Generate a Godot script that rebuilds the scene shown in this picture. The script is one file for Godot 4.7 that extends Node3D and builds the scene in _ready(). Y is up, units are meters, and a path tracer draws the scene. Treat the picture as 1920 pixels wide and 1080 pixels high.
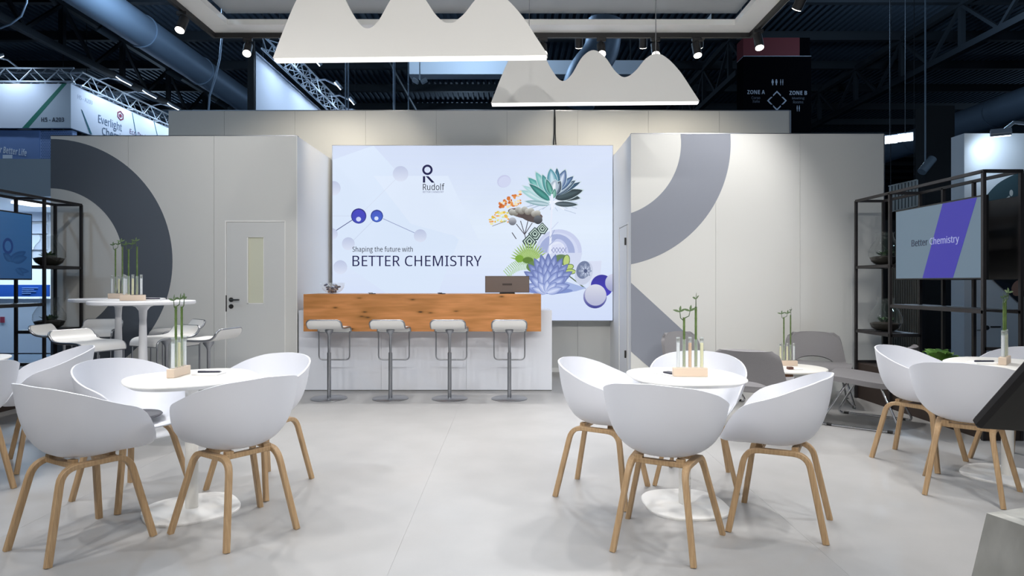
extends Node3D

const F := 1193.0
const HY := 529.0
const EYE := 1.27

var mats := {}
var used := {}
var font_regular: SystemFont
var font_bold: SystemFont
var font_serif: SystemFont

# ------------------------------------------------------------------ helpers
func P(px: float, py: float, d: float) -> Vector3:
	return Vector3((px - 960.0) * d / F, EYE - (py - HY) * d / F, -d)

func XP(px: float, d: float) -> float:
	return (px - 960.0) * d / F

func YP(py: float, d: float) -> float:
	return EYE - (py - HY) * d / F

func rgb(r: float, g: float, b: float) -> Color:
	return Color(r / 255.0, g / 255.0, b / 255.0)

func mat(key: String, col: Color = Color.WHITE, rough := 0.6, metal := 0.0) -> StandardMaterial3D:
	if mats.has(key):
		return mats[key]
	var m := StandardMaterial3D.new()
	m.resource_name = key
	m.albedo_color = col
	m.roughness = rough
	m.metallic = metal
	mats[key] = m
	return m

func glow(key: String, col: Color, energy: float, base := Color(0.02, 0.02, 0.02)) -> StandardMaterial3D:
	if mats.has(key):
		return mats[key]
	var m := mat(key, base, 0.4)
	m.emission_enabled = true
	m.emission = col
	m.emission_energy_multiplier = energy
	return m

func glass(key: String, col: Color, alpha: float, rough := 0.05) -> StandardMaterial3D:
	if mats.has(key):
		return mats[key]
	var m := mat(key, Color(col.r, col.g, col.b, alpha), rough)
	m.transparency = BaseMaterial3D.TRANSPARENCY_ALPHA
	return m

func noise_tex(freq: float, a: Color, b: Color, size := 256, sd := 1, octaves := 4) -> NoiseTexture2D:
	var n := FastNoiseLite.new()
	n.seed = sd
	n.frequency = freq
	n.fractal_octaves = octaves
	var t := NoiseTexture2D.new()
	t.width = size
	t.height = size
	t.seamless = true
	t.noise = n
	var g := Gradient.new()
	g.set_color(0, a)
	g.set_color(1, b)
	t.color_ramp = g
	return t

func new_st() -> SurfaceTool:
	var st := SurfaceTool.new()
	st.begin(Mesh.PRIMITIVE_TRIANGLES)
	return st

func numbered(called: String) -> String:
	if not used.has(called):
		used[called] = 0
		return called
	used[called] += 1
	return "%s_%03d" % [called, used[called]]

func commit(st: SurfaceTool) -> ArrayMesh:
	st.generate_normals()
	return st.commit()

func put(called: String, mesh: Mesh, m: Material, parent: Node = null) -> MeshInstance3D:
	var o := MeshInstance3D.new()
	o.mesh = mesh
	o.material_override = m
	if parent == null:
		o.name = numbered(called)
		add_child(o)
	else:
		o.name = called
		parent.add_child(o, true)
	return o

func obj(called: String, st: SurfaceTool, m: Material, parent: Node = null) -> MeshInstance3D:
	return put(called, commit(st), m, parent)

func thing(called: String, label: String, category: String, at := Vector3.ZERO, turn := 0.0, group := "") -> Node3D:
	var o := Node3D.new()
	o.name = numbered(called)
	add_child(o)
	o.position = at
	o.rotation.y = turn
	tag(o, label, category, group)
	return o

func tag(o: Node3D, label: String, category: String, group := "", kind := "") -> void:
	o.set_meta("label", label)
	o.set_meta("category", category)
	if group != "":
		o.set_meta("group", group)
	if kind != "":
		o.set_meta("kind", kind)

func structure(called: String, label := "") -> Node3D:
	var o := Node3D.new()
	o.name = called
	add_child(o)
	o.set_meta("kind", "structure")
	if label != "":
		o.set_meta("label", label)
	return o

func dup(root: Node3D, at: Vector3, turn: float, label: String, group := "") -> Node3D:
	var base := String(root.name)
	var r: Node3D = root.duplicate()
	r.name = numbered(base)
	add_child(r)
	r.position = at
	r.rotation.y = turn
	r.set_meta("label", label)
	if group != "":
		r.set_meta("group", group)
	return r

# corners given counter-clockwise seen from outside
func quad(st: SurfaceTool, a: Vector3, b: Vector3, c: Vector3, d: Vector3) -> void:
	if not a.is_equal_approx(b) and not b.is_equal_approx(c) and not a.is_equal_approx(c):
		st.add_vertex(a)
		st.add_vertex(c)
		st.add_vertex(b)
	if not a.is_equal_approx(d) and not c.is_equal_approx(d) and not a.is_equal_approx(c):
		st.add_vertex(a)
		st.add_vertex(d)
		st.add_vertex(c)

func tri(st: SurfaceTool, a: Vector3, b: Vector3, c: Vector3) -> void:
	st.add_vertex(a)
	st.add_vertex(c)
	st.add_vertex(b)

func box(st: SurfaceTool, c: Vector3, s: Vector3, bev := 0.0, basis := Basis.IDENTITY) -> void:
	st.set_smooth_group(-1)
	var h := s * 0.5
	var e := minf(bev, minf(h.x, minf(h.y, h.z)) * 0.9)
	if e <= 0.0:
		var v := []
		for i in 8:
			v.append(c + basis * Vector3(h.x if i & 1 else -h.x, h.y if i & 2 else -h.y, h.z if i & 4 else -h.z))
		quad(st, v[4], v[5], v[7], v[6])
		quad(st, v[1], v[0], v[2], v[3])
		quad(st, v[5], v[1], v[3], v[7])
		quad(st, v[0], v[4], v[6], v[2])
		quad(st, v[6], v[7], v[3], v[2])
		quad(st, v[0], v[1], v[5], v[4])
		return
	# chamfered
	var pt := func(sx: int, sy: int, sz: int, axis: int) -> Vector3:
		var q := Vector3(sx * (h.x - e), sy * (h.y - e), sz * (h.z - e))
		q[axis] += e * [sx, sy, sz][axis]
		return c + basis * q
	for axis in 3:
		var u: int = (axis + 1) % 3
		var w: int = (axis + 2) % 3
		for sgn in [-1, 1]:
			var k := []
			for pair in [[-1, -1], [1, -1], [1, 1], [-1, 1]]:
				var g := [0, 0, 0]
				g[axis] = sgn
				g[u] = pair[0]
				g[w] = pair[1]
				k.append(pt.call(g[0], g[1], g[2], axis))
			if sgn > 0:
				quad(st, k[0], k[1], k[2], k[3])
			else:
				quad(st, k[3], k[2], k[1], k[0])
		# edges along axis
		for su in [-1, 1]:
			for sw in [-1, 1]:
				var ga := [0, 0, 0]
				var gb := [0, 0, 0]
				ga[axis] = -1
				gb[axis] = 1
				ga[u] = su
				gb[u] = su
				ga[w] = sw
				gb[w] = sw
				var a1: Vector3 = pt.call(ga[0], ga[1], ga[2], u)
				var b1: Vector3 = pt.call(gb[0], gb[1], gb[2], u)
				var a2: Vector3 = pt.call(ga[0], ga[1], ga[2], w)
				var b2: Vector3 = pt.call(gb[0], gb[1], gb[2], w)
				if su * sw > 0:
					quad(st, a1, a2, b2, b1)
				else:
					quad(st, a1, b1, b2, a2)
	for sx in [-1, 1]:
		for sy in [-1, 1]:
			for sz in [-1, 1]:
				var q0: Vector3 = pt.call(sx, sy, sz, 0)
				var q1: Vector3 = pt.call(sx, sy, sz, 1)
				var q2: Vector3 = pt.call(sx, sy, sz, 2)
				if sx * sy * sz > 0:
					tri(st, q0, q1, q2)
				else:
					tri(st, q0, q2, q1)

func slab(called: String, a: Vector3, b: Vector3, m: Material, parent: Node = null, bev := 0.0) -> MeshInstance3D:
	var st := new_st()
	box(st, (a + b) * 0.5, (b - a).abs(), bev)
	return obj(called, st, m, parent)

func bar(st: SurfaceTool, a: Vector3, b: Vector3, w: float, h: float, up := Vector3.UP) -> void:
	var z := (b - a).normalized()
	if absf(z.dot(up)) > 0.99:
		up = Vector3(0, 0, 1)
	var x := up.cross(z).normalized()
	var y := z.cross(x)
	box(st, (a + b) * 0.5, Vector3(w, h, a.distance_to(b)), 0.0, Basis(x, y, z))

func tube(st: SurfaceTool, pts: Array, r: float, n := 8, closed := false, r_end := -1.0) -> void:
	var cnt := pts.size()
	var rings := []
	var prev_x := Vector3.ZERO
	for i in cnt:
		var a: Vector3 = pts[(i - 1 + cnt) % cnt] if (i > 0 or closed) else pts[i]
		var b: Vector3 = pts[(i + 1) % cnt] if (i < cnt - 1 or closed) else pts[i]
		var t := (b - a).normalized()
		if prev_x == Vector3.ZERO:
			prev_x = (Vector3.UP if absf(t.y) < 0.9 else Vector3.RIGHT).cross(t).normalized()
		var x := (prev_x - t * prev_x.dot(t)).normalized()
		prev_x = x
		var y := t.cross(x)
		var rr := r if r_end < 0.0 else lerpf(r, r_end, float(i) / (cnt - 1))
		var ring := []
		for k in n:
			var an := TAU * k / n
			ring.append(pts[i] + (x * cos(an) + y * sin(an)) * rr)
		rings.append(ring)
	st.set_smooth_group(1)
	for i in (cnt if closed else cnt - 1):
		var j := (i + 1) % cnt
		for k in n:
			var l := (k + 1) % n
			quad(st, rings[i][k], rings[i][l], rings[j][l], rings[j][k])
	if not closed:
		st.set_smooth_group(-1)
		for k in n:
			var l := (k + 1) % n
			tri(st, pts[0], rings[0][l], rings[0][k])
			tri(st, pts[cnt - 1], rings[cnt - 1][k], rings[cnt - 1][l])

func arc_pts(pts: Array, radius: float, steps := 5) -> Array:
	# rounds the inner corners of a polyline
	var out := [pts[0]]
	for i in range(1, pts.size() - 1):
		var p: Vector3 = pts[i]
		var a: Vector3 = (pts[i - 1] - p)
		var b: Vector3 = (pts[i + 1] - p)
		var r := minf(radius, minf(a.length(), b.length()) * 0.48)
		var s: Vector3 = p + a.normalized() * r
		var e: Vector3 = p + b.normalized() * r
		for k in steps + 1:
			var t := float(k) / steps
			out.append(s.lerp(p, t).lerp(p.lerp(e, t), t))
	out.append(pts[pts.size() - 1])
	return out

func sweep_rect(st: SurfaceTool, pts: Array, side: Vector3, w0: float, t0: float, w1: float, t1: float) -> void:
	# rectangular section: width along "side", thickness across
	var cnt := pts.size()
	var rings := []
	for i in cnt:
		var a: Vector3 = pts[maxi(i - 1, 0)]
		var b: Vector3 = pts[mini(i + 1, cnt - 1)]
		var t := (b - a).normalized()
		var x := (side - t * side.dot(t)).normalized()
		var y := t.cross(x)
		var f := float(i) / (cnt - 1)
		var w := lerpf(w0, w1, f) * 0.5
		var h := lerpf(t0, t1, f) * 0.5
		var c := 0.25 * h
		var ring := []
		for q in [[-w + c, -h], [w - c, -h], [w, -h + c], [w, h - c], [w - c, h], [-w + c, h], [-w, h - c], [-w, -h + c]]:
			ring.append(pts[i] + x * q[0] + y * q[1])
		rings.append(ring)
	for i in cnt - 1:
		for k in 8:
			st.set_smooth_group(10 + k)
			var l := (k + 1) % 8
			quad(st, rings[i][k], rings[i][l], rings[i + 1][l], rings[i + 1][k])
	st.set_smooth_group(-1)
	for k in range(1, 7):
		tri(st, rings[0][0], rings[0][k + 1], rings[0][k])
		tri(st, rings[cnt - 1][0], rings[cnt - 1][k], rings[cnt - 1][k + 1])

func lathe(st: SurfaceTool, prof: Array, n := 32, at := Vector3.ZERO, hard := 0.5, sq := 2.0, ratio := 1.0, turn := 0.0) -> void:
	# prof: Vector2(radius, y) from bottom to top, outside; sq: superellipse exponent
	var rings := []
	for p in prof:
		var ring := []
		for k in n:
			var an := TAU * k / n
			var c := cos(an)
			var s := sin(an)
			var q := pow(pow(absf(c), sq) + pow(absf(s), sq), -1.0 / sq)
			var v := Vector3(c * q * p.x, p.y, s * q * p.x * ratio)
			ring.append(at + (v.rotated(Vector3.UP, turn) if turn != 0.0 else v))
		rings.append(ring)
	var g := 1
	for i in prof.size() - 1:
		if i > 0:
			var d0: Vector2 = (prof[i] - prof[i - 1]).normalized()
			var d1: Vector2 = (prof[i + 1] - prof[i]).normalized()
			if d0.dot(d1) < hard:
				g += 1
		st.set_smooth_group(g)
		for k in n:
			var l := (k + 1) % n
			quad(st, rings[i][l], rings[i][k], rings[i + 1][k], rings[i + 1][l])

func prism(st: SurfaceTool, poly: PackedVector2Array, depth: float, xf := Transform3D.IDENTITY, smooth_sides := false) -> void:
	# polygon in x/y, extruded along z from -depth/2 to depth/2
	var pl := poly
	if Geometry2D.is_polygon_clockwise(pl):
		pl = pl.duplicate()
		pl.reverse()
	var idx := Geometry2D.triangulate_polygon(pl)
	var h := depth * 0.5
	st.set_smooth_group(-1)
	for i in range(0, idx.size(), 3):
		var a := pl[idx[i]]
		var b := pl[idx[i + 1]]
		var c := pl[idx[i + 2]]
		if (b - a).cross(c - a) < 0.0:
			var t := b
			b = c
			c = t
		tri(st, xf * Vector3(a.x, a.y, h), xf * Vector3(b.x, b.y, h), xf * Vector3(c.x, c.y, h))
		tri(st, xf * Vector3(a.x, a.y, -h), xf * Vector3(c.x, c.y, -h), xf * Vector3(b.x, b.y, -h))
	var sgn := 1.0 if Geometry2D.is_polygon_clockwise(pl) else -1.0
	if smooth_sides:
		st.set_smooth_group(7)
	for i in pl.size():
		var a := pl[i]
		var b := pl[(i + 1) % pl.size()]
		var q := [xf * Vector3(a.x, a.y, h), xf * Vector3(a.x, a.y, -h), xf * Vector3(b.x, b.y, -h), xf * Vector3(b.x, b.y, h)]
		quad(st, q[0], q[1], q[2], q[3])

func shell(st: SurfaceTool, grid: Array, thick: float, closed := false) -> void:
	# grid[v][u]; closed wraps u. A sheet with thickness, rims closed.
	var nv := grid.size()
	var nu: int = grid[0].size()
	var top := []
	var bot := []
	for j in nv:
		var ta := []
		var tb := []
		for i in nu:
			var il := (i - 1 + nu) % nu if closed else maxi(i - 1, 0)
			var ir := (i + 1) % nu if closed else mini(i + 1, nu - 1)
			var jl := maxi(j - 1, 0)
			var jr := mini(j + 1, nv - 1)
			var du: Vector3 = grid[j][ir] - grid[j][il]
			var dv: Vector3 = grid[jr][i] - grid[jl][i]
			if du.length() < 1e-6:
				du = grid[mini(j + 1, nv - 1)][ir] - grid[mini(j + 1, nv - 1)][il]
			var n := du.cross(dv).normalized()
			if j == 0 and grid[0][0].is_equal_approx(grid[0][nu / 2]):
				n = Vector3(0, -1, 0) if n.y < 0 else Vector3(0, 1, 0)
			ta.append(grid[j][i] + n * thick * 0.5)
			tb.append(grid[j][i] - n * thick * 0.5)
		top.append(ta)
		bot.append(tb)
	for j in nv - 1:
		for i in (nu if closed else nu - 1):
			var k := (i + 1) % nu
			st.set_smooth_group(1)
			quad(st, top[j][i], top[j][k], top[j + 1][k], top[j + 1][i])
			st.set_smooth_group(2)
			quad(st, bot[j][k], bot[j][i], bot[j + 1][i], bot[j + 1][k])
	st.set_smooth_group(3)
	for i in (nu if closed else nu - 1):
		var k := (i + 1) % nu
		quad(st, top[nv - 1][i], top[nv - 1][k], bot[nv - 1][k], bot[nv - 1][i])
		if not (grid[0][i] as Vector3).is_equal_approx(grid[0][k]):
			quad(st, bot[0][i], bot[0][k], top[0][k], top[0][i])
	if not closed:
		for j in nv - 1:
			quad(st, bot[j][0], top[j][0], top[j + 1][0], bot[j + 1][0])
			quad(st, top[j][nu - 1], bot[j][nu - 1], bot[j + 1][nu - 1], top[j + 1][nu - 1])

func text(called: String, s: String, left: float, bottom: float, w: float, h: float, xf: Transform3D, m: Material, parent: Node, bold := false) -> void:
	# fits the lettering into a rectangle of the plane xf (x to the right, y up, z towards the reader)
	var tm := TextMesh.new()
	tm.text = s
	tm.font = font_bold if bold else font_regular
	tm.font_size = 48
	tm.pixel_size = 0.01
	tm.depth = 0.02
	tm.curve_step = 1.0
	var bb := tm.get_aabb()
	var o := MeshInstance3D.new()
	o.mesh = tm
	o.material_override = m
	o.name = called
	var sx := w / maxf(bb.size.x, 0.001)
	var sy := h / maxf(bb.size.y, 0.001)
	var sz := 0.1
	var loc := Transform3D(Basis(Vector3(sx, 0, 0), Vector3(0, sy, 0), Vector3(0, 0, sz)), Vector3(left - bb.position.x * sx, bottom - bb.position.y * sy, 0.0))
	o.transform = xf * loc
	parent.add_child(o, true)

func spline(pts: Array, steps := 6) -> PackedVector2Array:
	var out := PackedVector2Array()
	for i in pts.size() - 1:
		var p0: Vector2 = pts[maxi(i - 1, 0)]
		var p1: Vector2 = pts[i]
		var p2: Vector2 = pts[i + 1]
		var p3: Vector2 = pts[mini(i + 2, pts.size() - 1)]
		for k in steps:
			out.append(p1.cubic_interpolate(p2, p0, p3, float(k) / steps))
	out.append(pts[pts.size() - 1])
	return out

func ring_poly(c: Vector2, r_in: float, r_out: float, a0: float, a1: float, n := 40) -> PackedVector2Array:
	var out := PackedVector2Array()
	for i in n + 1:
		var a := lerpf(a0, a1, float(i) / n)
		out.append(c + Vector2(cos(a), sin(a)) * r_out)
	for i in n + 1:
		var a := lerpf(a1, a0, float(i) / n)
		out.append(c + Vector2(cos(a), sin(a)) * r_in)
	return out

func clip(a: PackedVector2Array, b: PackedVector2Array) -> PackedVector2Array:
	var r := Geometry2D.intersect_polygons(a, b)
	return r[0] if r.size() else PackedVector2Array()

func rect_poly(x0: float, y0: float, x1: float, y1: float) -> PackedVector2Array:
	return PackedVector2Array([Vector2(x0, y0), Vector2(x1, y0), Vector2(x1, y1), Vector2(x0, y1)])

# ------------------------------------------------------------------ print painter (flat pictures on signs and screens)
class Canvas:
	var im: Image
	var ox := 0.0
	var oy := 0.0
	var s := 1.0
	func _init(x0: float, y0: float, w: float, h: float, sc: float, col: Color) -> void:
		ox = x0
		oy = y0
		s = sc
		im = Image.create(int(w * sc), int(h * sc), false, Image.FORMAT_RGB8)
		im.fill(col)
	func poly(pts: Array, col: Color) -> void:
		var n := pts.size()
		var y0 := 1e9
		var y1 := -1e9
		var q := []
		for p in pts:
			var v := Vector2((p.x - ox) * s, (p.y - oy) * s)
			q.append(v)
			y0 = minf(y0, v.y)
			y1 = maxf(y1, v.y)
		for y in range(maxi(0, int(y0)), mini(im.get_height() - 1, int(y1)) + 1):
			var xs := []
			var yy := y + 0.5
			for i in n:
				var a: Vector2 = q[i]
				var b: Vector2 = q[(i + 1) % n]
				if (a.y <= yy) != (b.y <= yy):
					xs.append(a.x + (yy - a.y) / (b.y - a.y) * (b.x - a.x))
			xs.sort()
			for i in range(0, xs.size() - 1, 2):
				var x0 := maxi(0, int(round(xs[i])))
				var x1 := mini(im.get_width(), int(round(xs[i + 1])))
				if x1 > x0:
					im.fill_rect(Rect2i(x0, y, x1 - x0, 1), col)
	func ellipse(cx: float, cy: float, rx: float, ry: float, col: Color, rot := 0.0) -> void:
		var pts := []
		for i in 36:
			var v := Vector2(cos(TAU * i / 36) * rx, sin(TAU * i / 36) * ry).rotated(rot)
			pts.append(Vector2(cx, cy) + v)
		poly(pts, col)
	func ball(cx: float, cy: float, r: float, top: Color, bottom: Color) -> void:
		# a printed ball: bands from the upper tone to the lower one
		var y0 := int((cy - r - oy) * s)
		var y1 := int((cy + r - oy) * s)
		for y in range(maxi(y0, 0), mini(y1 + 1, im.get_height())):
			var t := clampf(float(y - y0) / maxf(1.0, y1 - y0), 0.0, 1.0)
			var hw := sqrt(maxf(0.0, r * r - pow((y + 0.5) / s + oy - cy, 2.0)))
			var x0 := clampi(int((cx - hw - ox) * s), 0, im.get_width())
			var x1 := clampi(int((cx + hw - ox) * s), 0, im.get_width())
			if x1 > x0:
				im.fill_rect(Rect2i(x0, y, x1 - x0, 1), top.lerp(bottom, t))
	func line(ax: float, ay: float, bx: float, by: float, w: float, col: Color) -> void:
		var d := Vector2(bx - ax, by - ay).normalized().orthogonal() * w * 0.5
		poly([Vector2(ax, ay) + d, Vector2(bx, by) + d, Vector2(bx, by) - d, Vector2(ax, ay) - d], col)
	func petal(bx: float, by: float, tx: float, ty: float, w: float, dark: Color, light: Color, edge: Color) -> void:
		var b := Vector2(bx, by)
		var t := Vector2(tx, ty)
		for k in 5:
			var ww: float = w * [1.0, 0.90, 0.72, 0.5, 0.28][k]
			var sh := 1.0 - 0.06 * k
			var col := edge if k == 0 else dark.lerp(light, (k - 1) / 3.0)
			var tt := b.lerp(t, sh)
			var nn := (tt - b).normalized().orthogonal()
			var pts := []
			for i in 13:
				var u := i / 12.0
				pts.append(b.lerp(tt, u) + nn * ww * 0.5 * pow(sin(PI * pow(u, 0.8)), 0.75))
			for i in range(12, -1, -1):
				var u := i / 12.0
				pts.append(b.lerp(tt, u) - nn * ww * 0.5 * pow(sin(PI * pow(u, 0.8)), 0.75))
			poly(pts, col)
	func tex() -> ImageTexture:
		return ImageTexture.create_from_image(im)

# ------------------------------------------------------------------ furniture
func squircle_table(called: String, label: String, x: float, d: float, half: float, ratio: float, turn: float, base_half: float) -> void:
	var t := thing(called, label, "table", Vector3(x, 0, -d), turn, "low white meeting tables")
	var st := new_st()
	lathe(st, [Vector2(0.0, 0.712), Vector2(half - 0.03, 0.712), Vector2(half - 0.006, 0.728), Vector2(half, 0.732), Vector2(half, 0.737), Vector2(half - 0.004, 0.74), Vector2(0.0, 0.74)], 64, Vector3.ZERO, 0.9, 2.7, ratio)
	obj("table_top", st, mat("table_white"), t)
	st = new_st()
	lathe(st, [Vector2(0.034, 0.012), Vector2(0.034, 0.70)], 24)
	lathe(st, [Vector2(0.11, 0.70), Vector2(0.11, 0.712)], 24)
	obj("column", st, mat("table_white"), t)
	st = new_st()
	lathe(st, [Vector2(base_half, 0.0), Vector2(base_half, 0.008), Vector2(base_half - 0.004, 0.012), Vector2(0.0, 0.014)], 56, Vector3.ZERO, 0.9, 2.7, ratio)
	obj("base_plate", st, mat("table_base"), t)

func tub_chair() -> Node3D:
	var t := thing("tub_chair", "white tub chair", "chair")
	# shell
	var rim_y := [[0.0, 0.805], [40.0, 0.79], [65.0, 0.755], [88.0, 0.708], [103.0, 0.68], [113.0, 0.658], [123.0, 0.615], [133.0, 0.545], [143.0, 0.48], [156.0, 0.451], [180.0, 0.446]]
	var rim_r := [[0.0, 0.262], [30.0, 0.275], [60.0, 0.292], [90.0, 0.297], [103.0, 0.30], [113.0, 0.304], [123.0, 0.31], [133.0, 0.316], [143.0, 0.313], [156.0, 0.294], [168.0, 0.275], [180.0, 0.268]]
	var look := func(tab: Array, a: float) -> float:
		for i in tab.size() - 1:
			if a <= tab[i + 1][0]:
				var f: float = (a - tab[i][0]) / (tab[i + 1][0] - tab[i][0])
				var p0: float = tab[maxi(i - 1, 0)][1]
				var p3: float = tab[mini(i + 2, tab.size() - 1)][1]
				return cubic_interpolate(tab[i][1], tab[i + 1][1], p0, p3, f)
		return tab[tab.size() - 1][1]
	var nu := 60
	var nv := 16
	var grid := []
	for j in nv + 1:
		var row := []
		var psi := (PI / 2) * j / nv
		for i in nu:
			var a := 360.0 * i / nu
			var aa := a if a <= 180.0 else 360.0 - a
			var yr: float = look.call(rim_y, aa)
			var rr: float = look.call(rim_r, aa)
			var e := 2.0 / 3.4
			var fr := pow(sin(psi), e)
			var fy := 1.0 - pow(cos(psi), e)
			var yb := 0.432
			var y := yb + (yr - yb) * fy
			var flare := 0.80 + 0.20 * pow(fy, 0.8)
			if yr < 0.5:
				flare = lerpf(1.0, flare, maxf(0.0, (yr - 0.448) / 0.052))
			var r := rr * fr * flare
			var an := deg_to_rad(a)
			# a = 0 is the back (-z)
			row.append(Vector3(sin(an) * r, y, -cos(an) * r))
		grid.append(row)
	var st := new_st()
	shell(st, grid, 0.009, true)
	obj("seat_shell", st, mat("chair_white"), t)
	st = new_st()
	lathe(st, [Vector2(0.0, 0.474), Vector2(0.154, 0.474), Vector2(0.16, 0.480), Vector2(0.154, 0.487), Vector2(0.0, 0.489)], 32, Vector3(0, 0, 0.01), 0.8)
	obj("seat_pad", st, mat("pad_grey"), t)
	# bent oak side frames, each leg runs from its foot to the middle of the rail
	for sx in [-1.0, 1.0]:
		var fr_top := Vector3(sx * 0.150, 0.408, 0.135)
		var bk_top := Vector3(sx * 0.128, 0.408, -0.155)
		var mid := (fr_top + bk_top) * 0.5
		for e in [[fr_top, Vector3(sx * 0.245, 0.0, 0.205)], [bk_top, Vector3(sx * 0.187, 0.0, -0.240)]]:
			var pts := arc_pts([e[1], e[0], mid], 0.07, 6)
			st = new_st()
			sweep_rect(st, pts, Vector3(1, 0, 0), 0.026, 0.030, 0.036, 0.024)
			obj("leg", st, mat("oak_leg"), t)
	for z in [0.075, -0.095]:
		st = new_st()
		box(st, Vector3(0, 0.409, z), Vector3(0.25, 0.024, 0.035), 0.003)
		obj("cross_rail", st, mat("oak_leg"), t)
		for sx in [-1.0, 1.0]:
			st = new_st()
			box(st, Vector3(sx * 0.10, 0.426, z), Vector3(0.04, 0.02, 0.03), 0.002)
			obj("mounting_block", st, mat("oak_leg"), t)
	return t

func bar_stool() -> Node3D:
	var t := thing("bar_stool", "white bar stool", "stool")
	var H := 0.77
	var st := new_st()
	lathe(st, [Vector2(0.195, 0.0), Vector2(0.195, 0.006), Vector2(0.19, 0.010), Vector2(0.03, 0.016), Vector2(0.0, 0.016)], 40, Vector3.ZERO, 0.8)
	obj("base_plate", st, mat("brushed_steel"), t)
	st = new_st()
	lathe(st, [Vector2(0.021, 0.014), Vector2(0.021, 0.50), Vector2(0.017, 0.505)], 20, Vector3.ZERO, 0.8)
	obj("lower_column", st, mat("brushed_steel"), t)
	st = new_st()
	lathe(st, [Vector2(0.014, 0.50), Vector2(0.014, H - 0.09), Vector2(0.02, H - 0.07), Vector2(0.045, H - 0.035), Vector2(0.045, H - 0.016)], 20, Vector3.ZERO, 0.8)
	obj("upper_column", st, mat("brushed_steel"), t)
	# seat: front lip bent down, back curled up (back is -z)
	var prof := [Vector2(0.215, -0.060), Vector2(0.212, -0.035), Vector2(0.195, -0.012), Vector2(0.16, 0.0), Vector2(0.08, 0.004), Vector2(0.0, 0.002), Vector2(-0.09, 0.004), Vector2(-0.145, 0.016), Vector2(-0.178, 0.042), Vector2(-0.196, 0.070), Vector2(-0.208, 0.096)]
	var fine := spline(prof, 3)
	var grid := []
	var n := fine.size()
	for j in n:
		var f := float(j) / (n - 1)
		var hw := 0.178
		if f > 0.86:
			hw -= 0.035 * pow((f - 0.86) / 0.14, 2.0)
		var row := []
		for i in 13:
			var u := -1.0 + 2.0 * i / 12.0
			row.append(Vector3(u * hw, H + fine[j].y, fine[j].x))
		grid.append(row)
	st = new_st()
	shell(st, grid, 0.022)
	obj("seat", st, mat("stool_white"), t)
	var loop := []
	for j in range(n - 1, -1, -1):
		loop.append(grid[j][0] + Vector3(-0.006, 0, 0))
	for j in n:
		loop.append(grid[j][12] + Vector3(0.006, 0, 0))
	st = new_st()
	tube(st, loop, 0.009, 8, true)
	obj("seat_frame", st, mat("brushed_steel"), t)
	st = new_st()
	var zf := 0.205
	tube(st, arc_pts([Vector3(-0.172, H - 0.05, zf), Vector3(-0.172, 0.40, zf), Vector3(0.172, 0.40, zf), Vector3(0.172, H - 0.05, zf)], 0.05, 6), 0.0075, 8)
	obj("footrest", st, mat("brushed_steel"), t)
	return t

func high_table(label: String, x: float, d: float) -> void:
	var t := thing("high_table", label, "table", Vector3(x, 0, -d), 0.0, "white standing tables")
	var st := new_st()
	lathe(st, [Vector2(0.0, 1.083), Vector2(0.39, 1.083), Vector2(0.40, 1.09), Vector2(0.40, 1.108), Vector2(0.395, 1.113), Vector2(0.0, 1.113)], 56, Vector3.ZERO, 0.85)
	obj("table_top", st, mat("high_table_white"), t)
	st = new_st()
	lathe(st, [Vector2(0.045, 0.012), Vector2(0.038, 0.5), Vector2(0.027, 0.95), Vector2(0.032, 1.03), Vector2(0.055, 1.062), Vector2(0.11, 1.083)], 28, Vector3.ZERO, 0.5)
	obj("column", st, mat("high_table_white"), t)
	st = new_st()
	lathe(st, [Vector2(0.29, 0.0), Vector2(0.29, 0.008), Vector2(0.28, 0.012), Vector2(0.0, 0.016)], 48, Vector3.ZERO, 0.85)
	obj("base_plate", st, mat("high_table_white"), t)

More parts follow.
